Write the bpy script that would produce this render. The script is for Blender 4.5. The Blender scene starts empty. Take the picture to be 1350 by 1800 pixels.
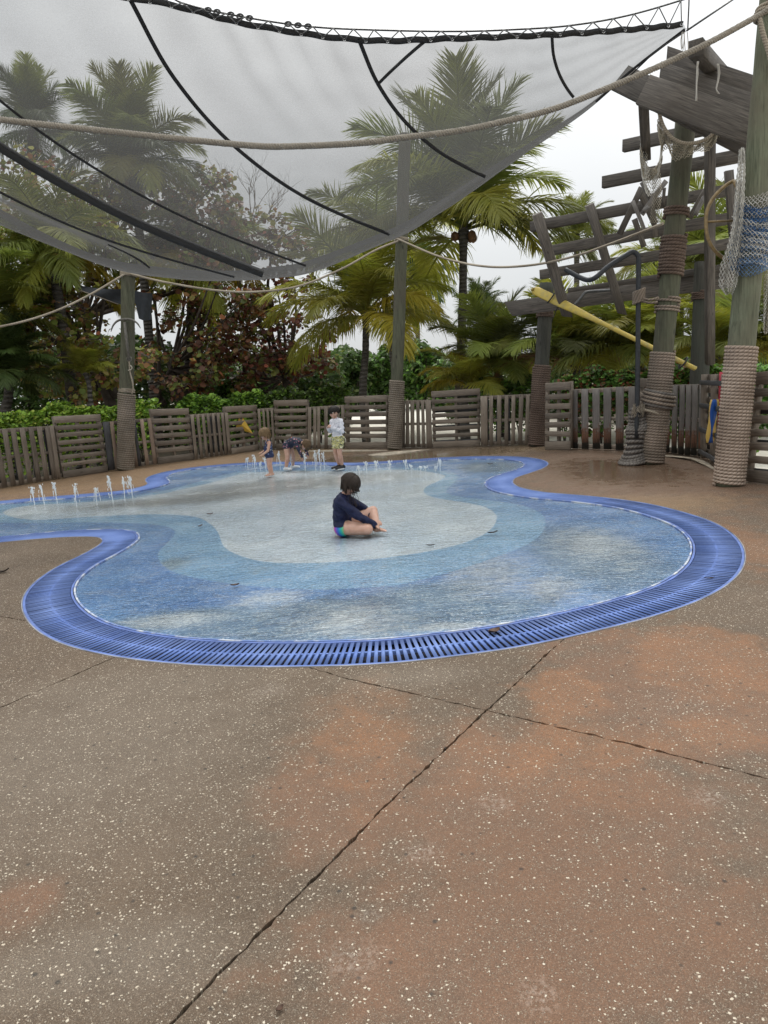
import bpy, bmesh, math, random
import numpy as np
from mathutils import Vector, Matrix
from mathutils.geometry import delaunay_2d_cdt
R = math.radians
PI = math.pi
random.seed(7)
rng = np.random.default_rng(7)
sc = bpy.context.scene
COL = sc.collection

# ------------------------------------------------------------------ camera
FPX, CX, CY, CH = 1250.0, 675.0, 900.0, 1.55
TANP, ROLL = 0.1864, 0.070
pit = math.atan(TANP)
F_ = Vector((0, math.cos(pit), -math.sin(pit)))
R0 = Vector((1, 0, 0)); U0 = Vector((0, math.sin(pit), math.cos(pit)))
RX = R0*math.cos(ROLL) - U0*math.sin(ROLL)
UX = R0*math.sin(ROLL) + U0*math.cos(ROLL)
EYE = Vector((0, 0, CH))
cam = bpy.data.cameras.new('camera'); camo = bpy.data.objects.new('camera', cam); COL.objects.link(camo)
cam.sensor_fit = 'VERTICAL'; cam.sensor_height = 36.0; cam.sensor_width = 27.0
cam.lens = 36.0*FPX/1800.0
cam.clip_start = 0.05; cam.clip_end = 2000
M = Matrix.Identity(4)
for i in range(3):
    M[i][0] = RX[i]; M[i][1] = UX[i]; M[i][2] = -F_[i]; M[i][3] = EYE[i]
camo.matrix_world = M
sc.camera = camo

# ------------------------------------------------------------------ world, sun, exposure
SUN_EL, SUN_AZ = R(60), R(12)
w = bpy.data.worlds.new('World'); sc.world = w; w.use_nodes = True
wt = w.node_tree; wt.nodes.clear()
sky = wt.nodes.new('ShaderNodeTexSky'); sky.sky_type = 'NISHITA'; sky.sun_disc = False
sky.sun_elevation = SUN_EL; sky.sun_rotation = SUN_AZ; sky.air_density = 1.0; sky.dust_density = 3.0
bg1 = wt.nodes.new('ShaderNodeBackground'); bg1.inputs['Strength'].default_value = 0.10
wt.links.new(sky.outputs[0], bg1.inputs['Color'])
tcw = wt.nodes.new('ShaderNodeTexCoord')
nzw = wt.nodes.new('ShaderNodeTexNoise'); nzw.inputs['Scale'].default_value = 1.6; nzw.inputs['Detail'].default_value = 5
wt.links.new(tcw.outputs['Generated'], nzw.inputs['Vector'])
rpw = wt.nodes.new('ShaderNodeValToRGB')
rpw.color_ramp.elements[0].position = 0.3; rpw.color_ramp.elements[0].color = (0.79, 0.835, 0.865, 1)
rpw.color_ramp.elements[1].position = 0.68; rpw.color_ramp.elements[1].color = (0.935, 0.945, 0.945, 1)
wt.links.new(nzw.outputs['Fac'], rpw.inputs['Fac'])
bg2 = wt.nodes.new('ShaderNodeBackground'); bg2.inputs['Strength'].default_value = 0.92
sepw = wt.nodes.new('ShaderNodeSeparateXYZ'); wt.links.new(tcw.outputs['Generated'], sepw.inputs[0])
mrw = wt.nodes.new('ShaderNodeMapRange'); mrw.inputs[1].default_value = 0.0; mrw.inputs[2].default_value = 1.0; mrw.inputs[3].default_value = 0.63; mrw.inputs[4].default_value = 1.9
wt.links.new(sepw.outputs[2], mrw.inputs[0]); wt.links.new(mrw.outputs[0], bg2.inputs['Strength'])
wt.links.new(rpw.outputs['Color'], bg2.inputs['Color'])
mxw = wt.nodes.new('ShaderNodeMixShader'); mxw.inputs[0].default_value = 0.96
wt.links.new(bg1.outputs[0], mxw.inputs[1]); wt.links.new(bg2.outputs[0], mxw.inputs[2])
wo = wt.nodes.new('ShaderNodeOutputWorld'); wt.links.new(mxw.outputs[0], wo.inputs['Surface'])
sun = bpy.data.lights.new('sun', 'SUN'); sun.energy = 1.4; sun.angle = R(20); sun.color = (1, 0.97, 0.92)
suno = bpy.data.objects.new('sun', sun); COL.objects.link(suno)
sd = Vector((math.sin(SUN_AZ)*math.cos(SUN_EL), math.cos(SUN_AZ)*math.cos(SUN_EL), math.sin(SUN_EL)))
suno.rotation_euler = sd.to_track_quat('Z', 'Y').to_euler()
vs = sc.view_settings
sc.display_settings.display_device = 'sRGB'
vs.view_transform = 'Standard'; vs.look = 'None'; vs.exposure = 0.2; vs.gamma = 1.0; vs.use_curve_mapping = False
sc.render.engine = 'CYCLES'
sc.cycles.use_denoising = True
sc.cycles.max_bounces = 8; sc.cycles.transparent_max_bounces = 16
sc.cycles.diffuse_bounces = 3; sc.cycles.glossy_bounces = 3; sc.cycles.transmission_bounces = 4
sc.cycles.caustics_reflective = False; sc.cycles.caustics_refractive = False
sc.cycles.sample_clamp_indirect = 5.0

# ------------------------------------------------------------------ point helpers
def ray(px, py):
    return RX*(px-CX) + UX*(CY-py) + F_*FPX
def ground(px, py, z=0.0):
    d = ray(px, py); return EYE + d*((z-CH)/d.z)
def at(px, py, Y):
    d = ray(px, py); return EYE + d*(Y/d.y)
def mpp(Y):                      # metres per photo pixel at depth Y
    return Y/FPX
def catmull(P, n):
    P = np.array(P, float); N = len(P)
    out = []
    E = np.vstack([2*P[0]-P[1], P, 2*P[-1]-P[-2]])
    for i in range(N-1):
        p0, p1, p2, p3 = E[i:i+4]
        t = np.linspace(0, 1, n, endpoint=False)[:, None]
        out.append(0.5*((2*p1)+(-p0+p2)*t+(2*p0-5*p1+4*p2-p3)*t*t+(-p0+3*p1-3*p2+p3)*t**3))
    out.append(P[-1:])
    return np.vstack(out)
def catmull_closed(P, n):
    P = np.array(P, float); N = len(P); out = []
    t = np.linspace(0, 1, n, endpoint=False)[:, None]
    for i in range(N):
        p0, p1, p2, p3 = P[i-1], P[i], P[(i+1) % N], P[(i+2) % N]
        out.append(0.5*((2*p1)+(-p0+p2)*t+(2*p0-5*p1+4*p2-p3)*t*t+(-p0+3*p1-3*p2+p3)*t**3))
    return np.vstack(out)
def resample_closed(P, step):
    Q = np.vstack([P, P[:1]]); d = np.r_[0, np.cumsum(np.linalg.norm(np.diff(Q, axis=0), axis=1))]
    n = int(d[-1]/step); s = np.linspace(0, d[-1], n, endpoint=False)
    return np.stack([np.interp(s, d, Q[:, k]) for k in range(P.shape[1])], 1)
def smooth_closed(P, it):
    for _ in range(it):
        P = 0.5*P+0.25*(np.roll(P, 1, 0)+np.roll(P, -1, 0))
    return P
def inpoly(pts, poly):
    x, y = pts[:, 0], pts[:, 1]; c = np.zeros(len(pts), bool); j = len(poly)-1
    for i in range(len(poly)):
        xi, yi = poly[i][0], poly[i][1]; xj, yj = poly[j][0], poly[j][1]
        if yi != yj:
            c ^= ((yi > y) != (yj > y)) & (x < (xj-xi)*(y-yi)/(yj-yi)+xi)
        j = i
    return c

# ------------------------------------------------------------------ mesh helpers
def mk(name, V, Fq, uv=None, tint=None, smooth=False, mat=None):
    V = np.asarray(V, dtype=np.float32); Fq = np.asarray(Fq, dtype=np.int32)
    k = Fq.shape[1]; m = len(Fq)
    me = bpy.data.meshes.new(name)
    me.vertices.add(len(V)); me.vertices.foreach_set('co', V.ravel())
    me.loops.add(m*k); me.loops.foreach_set('vertex_index', Fq.ravel())
    me.polygons.add(m); me.polygons.foreach_set('loop_start', np.arange(0, m*k, k, dtype=np.int32))
    try: me.polygons.foreach_set('loop_total', np.full(m, k, dtype=np.int32))
    except Exception: pass
    if uv is not None:
        l = me.uv_layers.new(name='UVMap')
        l.data.foreach_set('uv', np.asarray(uv, np.float32)[Fq.ravel()].ravel())
    if tint is not None:
        a = me.attributes.new('tint', 'FLOAT_COLOR', 'POINT')
        t = np.ones((len(V), 4), np.float32); t[:, :3] = tint
        a.data.foreach_set('color', t.ravel())
    if smooth: me.polygons.foreach_set('use_smooth', np.ones(m, bool))
    me.update(calc_edges=True)
    if mat: me.materials.append(mat)
    return me
class MB:
    def __init__(s): s.V = []; s.F = []; s.UV = []; s.T = []; s.n = 0
    def add(s, V, Fq, uv=None, tint=None):
        V = np.asarray(V, float); s.V.append(V); s.F.append(np.asarray(Fq, int)+s.n); s.n += len(V)
        s.UV.append(np.zeros((len(V), 2)) if uv is None else uv)
        s.T.append(np.ones((len(V), 3)) if tint is None else np.broadcast_to(tint, (len(V), 3)))
        return s
    def mesh(s, name, mat=None, smooth=False, uv=False, tint=False):
        return mk(name, np.vstack(s.V), np.vstack(s.F), np.vstack(s.UV) if uv else None, np.vstack(s.T) if tint else None, smooth, mat)
def frames(P):
    T = np.gradient(P, axis=0); T /= np.linalg.norm(T, axis=1)[:, None]+1e-12
    up = np.array([0, 0, 1.0]) if abs(T[0][2]) < 0.9 else np.array([1.0, 0, 0])
    n = np.cross(T[0], up); n /= np.linalg.norm(n); Ns = [n]
    for i in range(1, len(P)):
        n = Ns[-1]-T[i]*np.dot(Ns[-1], T[i]); n /= np.linalg.norm(n)+1e-12; Ns.append(n)
    Ns = np.array(Ns); return T, Ns, np.cross(T, Ns)
def tube(P, r, sides=8, cap=True, flat=1.0):
    P = np.asarray([tuple(p) for p in P], float); r = np.broadcast_to(r, (len(P),)).astype(float)
    if cap:
        P = np.vstack([P[:1], P, P[-1:]]); r = np.r_[1e-4, r, 1e-4]
        d0 = P[2]-P[1]; d1 = P[-2]-P[-3]
        P[0] -= 1e-4*d0/np.linalg.norm(d0); P[-1] += 1e-4*d1/np.linalg.norm(d1)
    T, N, B = frames(P); n = len(P)
    a = np.linspace(0, 2*PI, sides+1)
    V = P[:, None, :]+r[:, None, None]*(np.cos(a)[None, :, None]*N[:, None, :]+flat*np.sin(a)[None, :, None]*B[:, None, :])
    L = np.r_[0, np.cumsum(np.linalg.norm(np.diff(P, axis=0), axis=1))]
    uv = np.stack(np.broadcast_arrays(L[:, None], np.linspace(0, 1, sides+1)[None, :]), -1).reshape(-1, 2)
    i, j = np.meshgrid(np.arange(n-1), np.arange(sides), indexing='ij')
    a0 = (i*(sides+1)+j).ravel()
    Fq = np.stack([a0, a0+1, a0+sides+2, a0+sides+1], 1)
    return V.reshape(-1, 3), Fq, uv
def box(c, s, M3=None):
    x, y, z = s[0]/2, s[1]/2, s[2]/2
    V = np.array([[sx*x, sy*y, sz*z] for sx in (-1, 1) for sy in (-1, 1) for sz in (-1, 1)], float)
    if M3 is not None: V = V@np.asarray(M3).T
    V = V+np.asarray(c)
    Fq = [[0, 1, 3, 2], [4, 6, 7, 5], [0, 4, 5, 1], [2, 3, 7, 6], [0, 2, 6, 4], [1, 5, 7, 3]]
    return V, np.array(Fq)
def link(name, me, parent=None, mat=None, M=None, kind=None):
    if mat is not None and not me.materials: me.materials.append(mat)
    o = bpy.data.objects.new(name, me); COL.objects.link(o)
    if M is not None: o.matrix_basis = M
    if parent is not None:
        o.parent = parent
        mw = parent.matrix_basis.copy(); q = parent
        while q.parent is not None:
            mw = q.parent.matrix_basis @ q.matrix_parent_inverse @ mw if False else mw; q = q.parent
        o.matrix_parent_inverse = WORLD[parent.name].inverted()
    WORLD[o.name] = (M if M is not None else Matrix.Identity(4)).copy()
    if kind: o['kind'] = kind
    return o
WORLD = {}
def tag(o, label, cat, group=None, kind=None):
    o['label'] = label; o['category'] = cat
    if group: o['group'] = group
    if kind: o['kind'] = kind
    return o
def thing(name, loc, label, cat, group=None):
    o = bpy.data.objects.new(name, None); COL.objects.link(o); o.empty_display_size = 0.1
    o.location = loc; o.matrix_basis = Matrix.Translation(Vector(loc)); WORLD[o.name] = o.matrix_basis.copy()
    return tag(o, label, cat, group)
def plank(name, p0, p1, h, t, upv, mat, parent, wob=0.0022, point=0.0, label=None):
    """a sawn board from p0 to p1, height h along upv, thickness t, own local frame with X along its length"""
    p0, p1 = Vector(p0), Vector(p1); X = (p1-p0); L = X.length; X.normalize()
    Z = (Vector(upv)-X*Vector(upv).dot(X)).normalized(); Y = Z.cross(X)
    nseg = 4; V = []; c = min(0.004, t*0.15, h*0.15)
    prof = [(-t/2+c, -h/2), (t/2-c, -h/2), (t/2, -h/2+c), (t/2, h/2-c), (t/2-c, h/2), (-t/2+c, h/2), (-t/2, h/2-c), (-t/2, -h/2+c)]
    bow = random.uniform(-wob, wob)*1.5
    for i in range(nseg+1):
        f = i/nseg; s = 1+random.uniform(-wob, wob)*2
        for (y, z) in prof:
            x = -L/2+L*f
            if i == 0 and point: x += point*(0.5+z/h) if point > 0 else -point*(0.5-z/h)
            V.append((x, y+bow*math.sin(PI*f), z*s+random.uniform(-wob, wob)*0.4))
    Fq = []
    for i in range(nseg):
        for j in range(8):
            a = i*8+j; b = i*8+(j+1) % 8
            Fq.append([a, b, b+8, a+8])
    e = nseg*8
    for o_ in (0, e):
        for q in ([0, 1, 2, 7], [7, 2, 3, 6], [6, 3, 4, 5]):
            Fq.append([o_+k for k in (q if o_ else q[::-1])])
    me = mk(name, V, Fq)
    Mx = Matrix.Identity(4)
    mid = (p0+p1)/2
    for i in range(3):
        Mx[i][0] = X[i]; Mx[i][1] = Y[i]; Mx[i][2] = Z[i]; Mx[i][3] = mid[i]
    o = link(name, me, parent, mat, Mx)
    if label: o['label'] = label
    return o

# ------------------------------------------------------------------ material helpers
class NT:
    def __init__(s, name):
        s.m = bpy.data.materials.new(name); s.m.use_nodes = True; s.t = s.m.node_tree; s.t.nodes.clear()
        s.out = s.t.nodes.new('ShaderNodeOutputMaterial')
    def n(s, typ, ins={}, **props):
        nd = s.t.nodes.new('ShaderNode'+typ)
        for k, v in props.items(): setattr(nd, k, v)
        for k, v in ins.items(): s.set(nd.inputs[k], v)
        return nd
    def set(s, inp, v):
        if isinstance(v, bpy.types.NodeSocket): s.t.links.new(v, inp)
        elif isinstance(v, (tuple, list)) and inp.type == 'RGBA' and len(v) == 3: inp.default_value = (*v, 1)
        else: inp.default_value = v
    def coord(s, k='Object'): return s.n('TexCoord').outputs[k]
    def vmap(s, v, scale=(1, 1, 1), loc=(0, 0, 0), rot=(0, 0, 0)):
        return s.n('Mapping', {'Vector': v, 'Scale': scale, 'Location': loc, 'Rotation': rot}).outputs[0]
    def noise(s, v, scale, detail=3, rough=0.5, dist=0.0, out='Fac'):
        return s.n('TexNoise', {'Vector': v, 'Scale': scale, 'Detail': detail, 'Roughness': rough, 'Distortion': dist}).outputs[out]
    def vor(s, v, scale, out='Distance', feature='F1', rnd=1.0):
        return s.n('TexVoronoi', {'Vector': v, 'Scale': scale, 'Randomness': rnd}, feature=feature).outputs[out]
    def mr(s, v, a, b, c=0.0, d=1.0, smooth=False):
        return s.n('MapRange', {0: v, 1: a, 2: b, 3: c, 4: d}, interpolation_type='SMOOTHSTEP' if smooth else 'LINEAR').outputs[0]
    def math(s, op, a, b=0.0, c=0.0):
        return s.n('Math', {0: a, 1: b, 2: c}, operation=op).outputs[0]
    def mix(s, f, a, b, mode='MIX'):
        nd = s.n('Mix', data_type='RGBA', blend_type=mode)
        s.set(nd.inputs[0], f); s.set(nd.inputs[6], a); s.set(nd.inputs[7], b); return nd.outputs[2]
    def hsv(s, c, h=0.5, sa=1.0, v=1.0):
        return s.n('HueSaturation', {'Color': c, 'Hue': h, 'Saturation': sa, 'Value': v}).outputs[0]
    def rand(s): return s.n('ObjectInfo').outputs['Random']
    def bump(s, h, dist=0.01, strength=1.0, normal=None):
        i = {'Height': h, 'Distance': dist, 'Strength': strength}
        if normal is not None: i['Normal'] = normal
        return s.n('Bump', i).outputs[0]
    def bsdf(s, **k):
        p = s.n('BsdfPrincipled')
        for a, v in k.items(): s.set(p.inputs[a.replace('_', ' ')], v)
        return p.outputs[0]
    def done(s, sh): s.t.links.new(sh, s.out.inputs['Surface']); return s.m
def plain(name, col, rough=0.6, var=0.15, scale=20, metal=0.0, bump=0.0):
    t = NT(name); c = t.coord(); nz = t.noise(c, scale, 4)
    cc = t.mix(t.mr(nz, 0.3, 0.7), tuple(x*(1-var) for x in col), tuple(min(1, x*(1+var)) for x in col))
    k = dict(Base_Color=cc, Roughness=rough, Metallic=metal)
    if bump: k['Normal'] = t.bump(nz, bump)
    return t.done(t.bsdf(**k))
def wood(name, c1, c2, c3=None, rough=0.8, lowstain=None):
    """weathered sawn wood, grain along local X"""
    t = NT(name); v0 = t.coord(); r = t.rand()
    off = t.n('CombineXYZ', {0: t.math('MULTIPLY', r, 37.0), 1: t.math('MULTIPLY', r, 11.0), 2: t.math('MULTIPLY', r, 23.0)}).outputs[0]
    v = t.n('VectorMath', {0: v0, 1: off}, operation='ADD').outputs[0]
    g = t.noise(t.vmap(v, (1.2, 22, 22)), 3.0, 6, 0.65, 0.4)
    g2 = t.noise(t.vmap(v, (3, 90, 90)), 2.0, 3)
    big = t.noise(v, 2.5, 3)
    col = t.mix(t.mr(g, 0.3, 0.7), c1, c2)
    col = t.mix(t.math('MULTIPLY', t.mr(g2, 0.5, 0.75), 0.45), col, tuple(x*0.35 for x in c1))
    if c3: col = t.mix(t.mr(big, 0.5, 0.72), col, c3)
    kn = t.vor(t.vmap(v, (2.2, 7, 7)), 1.3)
    col = t.mix(t.mr(kn, 0.06, 0.12, 0.75, 0.0), col, tuple(x*0.25 for x in c1))
    col = t.hsv(col, 0.5, 1.0, t.mr(r, 0, 1, 0.7, 1.25))
    h = t.math('ADD', g, t.math('MULTIPLY', g2, 0.5))
    return t.done(t.bsdf(Base_Color=col, Roughness=rough, Normal=t.bump(h, 0.004, 0.8)))
def polewood(name, c1, c2, c3):
    t = NT(name); v = t.coord()
    g = t.noise(t.vmap(v, (14, 14, 0.9)), 2.0, 6, 0.65, 0.3); g2 = t.noise(t.vmap(v, (60, 60, 2)), 2.0, 3); big = t.noise(v, 1.7, 4, 0.6)
    col = t.mix(t.mr(g, 0.32, 0.68), c1, c2); col = t.mix(t.mr(big, 0.42, 0.68), col, c3)
    col = t.mix(t.mr(g2, 0.56, 0.7, 0, 0.6), col, tuple(x*0.3 for x in c1))
    kn = t.vor(t.vmap(v, (4, 4, 1.6)), 1.1); col = t.mix(t.mr(kn, 0.05, 0.11, 0.8, 0), col, (0.02, 0.02, 0.015))
    return t.done(t.bsdf(Base_Color=col, Roughness=0.85, Normal=t.bump(t.math('ADD', g, g2), 0.012, 0.8)))
def ropemat(name, c1, c2, pitch=0.045, dist=0.006):
    t = NT(name); uv = t.coord('UV'); sep = t.n('SeparateXYZ', {0: uv})
    ph = t.math('ADD', t.math('MULTIPLY', sep.outputs[0], 1.0/pitch), t.math('MULTIPLY', sep.outputs[1], 2.0))
    st = t.math('ABSOLUTE', t.math('SINE', t.math('MULTIPLY', ph, PI)))
    o = t.coord(); nz = t.noise(o, 3.0, 4); fine = t.noise(o, 160, 2)
    col = t.mix(t.mr(nz, 0.3, 0.7), c1, c2)
    col = t.mix(t.mr(st, 0.0, 0.55, 0.75, 0.0), col, tuple(x*0.22 for x in c1))
    h = t.math('ADD', st, t.math('MULTIPLY', fine, 0.3))
    return t.done(t.bsdf(Base_Color=col, Roughness=0.9, Normal=t.bump(h, dist)))
def leafmat(name, col, col2, transl=0.35, rough=0.42, tint=False, var=0.35):
    t = NT(name); r = t.rand(); o = t.coord()
    nz = t.noise(o, 3.0, 3)
    c = t.mix(t.mr(nz, 0.35, 0.65), col, col2)
    if tint: c = t.mix(1.0, c, t.n('Attribute', attribute_name='tint').outputs['Color'], 'MULTIPLY')
    c = t.hsv(c, t.mr(r, 0, 1, 0.485, 0.512), 1.0, t.mr(r, 0, 1, 1-var, 1+var))
    p = t.bsdf(Base_Color=c, Roughness=rough); p.node.inputs['Specular IOR Level'].default_value = 0.22
    tr = t.n('BsdfTranslucent', {'Color': t.hsv(c, 0.495, 1.1, 1.5)}).outputs[0]
    return t.done(t.n('MixShader', {0: transl, 1: p, 2: tr}).outputs[0])

WOOD_F = wood('fence_wood', (0.115, 0.089, 0.067), (0.265, 0.218, 0.17), (0.165, 0.13, 0.098))
WOOD_FL = wood('fence_wood_pale', (0.20, 0.14, 0.10), (0.30, 0.22, 0.165))
WOOD_FD = wood('fence_wood_dark', (0.045, 0.045, 0.048), (0.09, 0.088, 0.088))
WOOD_B = wood('beam_wood', (0.045, 0.038, 0.032), (0.18, 0.155, 0.13), (0.092, 0.079, 0.067))
WOOD_BL = wood('grey_lath_wood', (0.10, 0.09, 0.085), (0.24, 0.22, 0.20))
POLE_G = polewood('green_pole', (0.052, 0.055, 0.033), (0.125, 0.128, 0.08), (0.092, 0.083, 0.056))
POLE_L = polewood('light_green_pole', (0.085, 0.094, 0.057), (0.205, 0.222, 0.145), (0.13, 0.122, 0.08))
POLE_D = polewood('dark_pole', (0.035, 0.035, 0.028), (0.085, 0.08, 0.065), (0.05, 0.055, 0.04))
ROPE_P = ropemat('rope_tan', (0.27, 0.20, 0.15), (0.48, 0.375, 0.295))
ROPE_G = ropemat('rope_grey', (0.165, 0.135, 0.10), (0.30, 0.25, 0.195), dist=0.003)
ROPE_M = ropemat('rope_mossy', (0.15, 0.12, 0.09), (0.35, 0.275, 0.215))
ROPE_BR = ropemat('rope_brown', (0.095, 0.062, 0.045), (0.175, 0.122, 0.092))
ROPE_L = ropemat('rope_light', (0.27, 0.225, 0.165), (0.42, 0.36, 0.28), 0.03, 0.003)
ROPE_DK = ropemat('rope_dark_grey', (0.10, 0.088, 0.078), (0.22, 0.195, 0.17), 0.05)

exec_parts = []
# ------------------------------------------------------------------ ground, deck, pool
def blobs(t, v, lst, nz):
    m = None
    for (cx, cy, sx, sy, lo, hi) in lst:
        d = t.n('VectorMath', {0: v, 1: (cx, cy, 0)}, operation='SUBTRACT').outputs[0]
        d = t.n('VectorMath', {0: d, 1: (1/sx, 1/sy, 0)}, operation='MULTIPLY').outputs[0]
        l = t.n('VectorMath', {0: d}, operation='LENGTH').outputs['Value']
        l = t.math('ADD', l, nz)
        k = t.mr(l, lo, hi, 1.0, 0.0, True)
        m = k if m is None else t.math('MAXIMUM', m, k)
    return m
def gb(px, py, rx, ry, lo=0.75, hi=1.1):
    c = ground(px, py); e = ground(px+rx, py); n = ground(px, py-ry); s = ground(px, py+ry)
    return (c.x, (n.y+s.y)/2, abs(e.x-c.x), abs(n.y-s.y)/2, lo, hi)
def concrete():
    t = NT('exposed_aggregate'); v = t.coord()
    n1 = t.noise(v, 1.1, 5, 0.6); n2 = t.noise(v, 5.0, 5, 0.65); n3 = t.noise(v, 60, 3, 0.6)
    wob = t.math('MULTIPLY', t.math('ADD', t.math('SUBTRACT', n2, 0.5), t.math('MULTIPLY', t.math('SUBTRACT', n3, .5), .35)), 1.5)
    grey = t.mix(t.mr(n1, 0.3, 0.7), (0.088, 0.058, 0.035), (0.165, 0.110, 0.068))
    brown = (0.24, 0.124, 0.070); orange = (0.355, 0.165, 0.075); tan = (0.38, 0.24, 0.12)
    mo = blobs(t, v, [gb(990, 1222, 85, 58, 0.6, 1.1), gb(1270, 1170, 175, 85, 0.5, 1.15), gb(980, 1335, 230, 85, 0.0, 1.35), gb(640, 1310, 130, 110, 0.1, 1.3), gb(1290, 960, 120, 60, .5, 1.3), gb(1250, 1290, 160, 40, .2, 1.3)], wob)
    mb = blobs(t, v, [gb(980, 1480, 420, 230, 0.5, 1.2), gb(1000, 1690, 560, 200, 0.6, 1.2), gb(610, 1420, 160, 120, 0.5, 1.3), gb(30, 1600, 70, 60, 0.4, 1.4), gb(1200, 1240, 240, 140, .7, 1.3), gb(1150, 850, 300, 70, .5, 1.3), gb(200, 850, 500, 40, .5, 1.3)], wob)
    ml = blobs(t, v, [gb(150, 1340, 330, 170, .2, 1.4), gb(260, 1215, 260, 50, .2, 1.4), gb(1180, 1240, 90, 30, .2, 1.3), gb(720, 1190, 150, 25, .2, 1.3), gb(180, 1700, 260, 90, .2, 1.3)], wob)
    grey = t.mix(t.math('MULTIPLY', ml, .7), grey, (0.205, 0.165, 0.125))
    base = t.mix(t.math('MULTIPLY', mb, 0.85), grey, brown)
    base = t.mix(t.math('MULTIPLY', mo, t.mr(n3, .3, .7, .45, .85)), base, orange)
    mt = blobs(t, v, [gb(110, 850, 300, 22, .5, 1.3), gb(430, 805, 230, 12, .5, 1.3), gb(1120, 890, 220, 20, .4, 1.4), gb(800, 798, 260, 8, .5, 1.3)], wob)
    base = t.mix(t.math('MULTIPLY', mt, .7), base, tan)
    base = t.mix(t.mr(n2, 0.35, 0.75, 0.0, 0.35), base, (0.075, 0.06, 0.048))
    base = t.mix(t.mr(n3, 0.3, 0.8, 0.35, 0.0), base, (0.07, 0.055, 0.045))
    # stones: two sizes of pale chips, each a voronoi cell kept or dropped at random
    dens = t.math('SUBTRACT', t.math('ADD', 0.93, t.math('MULTIPLY', ml, .22)), t.math('MULTIPLY', t.math('MAXIMUM', mb, mo), 0.38))
    def chips(scale, r0, r1, rot):
        vv = t.vmap(v, (1, 1, 0), rot=(0, 0, rot))
        dn = t.n('TexNoise', {'Vector': vv, 'Scale': scale*1.4, 'Detail': 2}).outputs['Color']
        vv2 = t.mix(0.012, vv, dn, 'ADD')
        nd = t.n('TexVoronoi', {'Vector': vv2, 'Scale': scale, 'Randomness': 1.0})
        hx = t.n('SeparateColor', {0: nd.outputs['Color']})
        keep = t.mr(t.math('SUBTRACT', t.math('ADD', dens, t.math('MULTIPLY', t.math('SUBTRACT', n2, .5), 1.3)), hx.outputs[0]), 0.0, 0.02)
        rad = t.mr(t.math('POWER', hx.outputs[1], 1.7), 0, 1, r0, r1)
        m = t.mr(t.math('SUBTRACT', rad, nd.outputs['Distance']), -0.03, 0.06)
        return t.math('MULTIPLY', m, keep), hx.outputs[2]
    m1, h1 = chips(92, 0.06, 0.42, 0.3); m2, h2 = chips(190, 0.10, 0.46, 1.1); m3, h3 = chips(330, 0.15, 0.5, 2.0)
    sc1 = t.mix(h1, (0.42, 0.33, 0.23), (0.74, 0.66, 0.53)); sc2 = t.mix(h2, (0.28, 0.21, 0.14), (0.52, 0.44, 0.34))
    sp = t.mr(n1, 0.3, 0.62, 0.75, 1.0)
    g3 = t.noise(v, 240, 2, .7); base = t.mix(t.mr(g3, .36, .6, .55, 0), base, (0.05, 0.036, 0.025))
    base = t.mix(t.math('MULTIPLY', m3, .7), base, t.mix(h3, (0.30, 0.21, 0.14), (0.50, 0.42, 0.32)))
    col = t.mix(t.math('MULTIPLY', m2, 0.8), base, sc2)
    col = t.mix(t.math('MULTIPLY', m1, sp), col, sc1)
    # lime scale scuffs
    sm = blobs(t, v, [gb(870, 1412, 45, 22, 0.1, 1.1), gb(740, 1500, 45, 30, 0.1, 1.0), gb(945, 1750, 40, 40, 0.1, 1.1), gb(615, 1690, 70, 50, .1, 1.0), gb(1250, 1400, 60, 25, .1, 1.), gb(470, 1215, 60, 20, .1, 1.), gb(650, 1610, 40, 22, .1, 1.)], t.math('MULTIPLY', t.math('SUBTRACT', n2, 0.5), 1.6))
    col = t.mix(t.math('MULTIPLY', t.math('MULTIPLY', sm, t.mr(n3, 0.46, 0.62)), 0.26), col, (0.48, 0.42, 0.36))
    # dark specks
    ds = t.n('TexVoronoi', {'Vector': t.vmap(v, (1, 1, 0), rot=(0, 0, .7)), 'Scale': 11.0})
    col = t.mix(t.mr(ds.outputs['Distance'], 0.05, 0.11, 0.7, 0.0), col, (0.03, 0.028, 0.026))
    wet = blobs(t, v, [gb(1110, 834, 190, 40, 0.15, 1.35), gb(700, 805, 330, 12, 0.5, 1.2), gb(200, 800, 10, 10, .1, .2)], wob)
    damp = t.mr(n1, 0.35, 0.65, 0.0, 0.4)
    col = t.mix(t.math('MULTIPLY', wet, 0.45), col, (0.10, 0.07, 0.045))
    rough = t.math('SUBTRACT', 0.72, t.math('ADD', t.math('MULTIPLY', wet, 0.58), t.math('MULTIPLY', damp, 0.35)))
    h = t.math('ADD', t.math('MULTIPLY', m1, 1.0), t.math('ADD', t.math('MULTIPLY', m2, 0.5), t.math('MULTIPLY', n3, 0.8)))
    nrm = t.bump(h, 0.0035, t.math('SUBTRACT', 1.0, t.math('MULTIPLY', wet, 0.85)))
    p = t.bsdf(Base_Color=col, Roughness=rough, Specular_IOR_Level=t.mr(wet, 0, 1, .2, .5), Normal=nrm)
    return t.done(p)
CONC = concrete()
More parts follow.
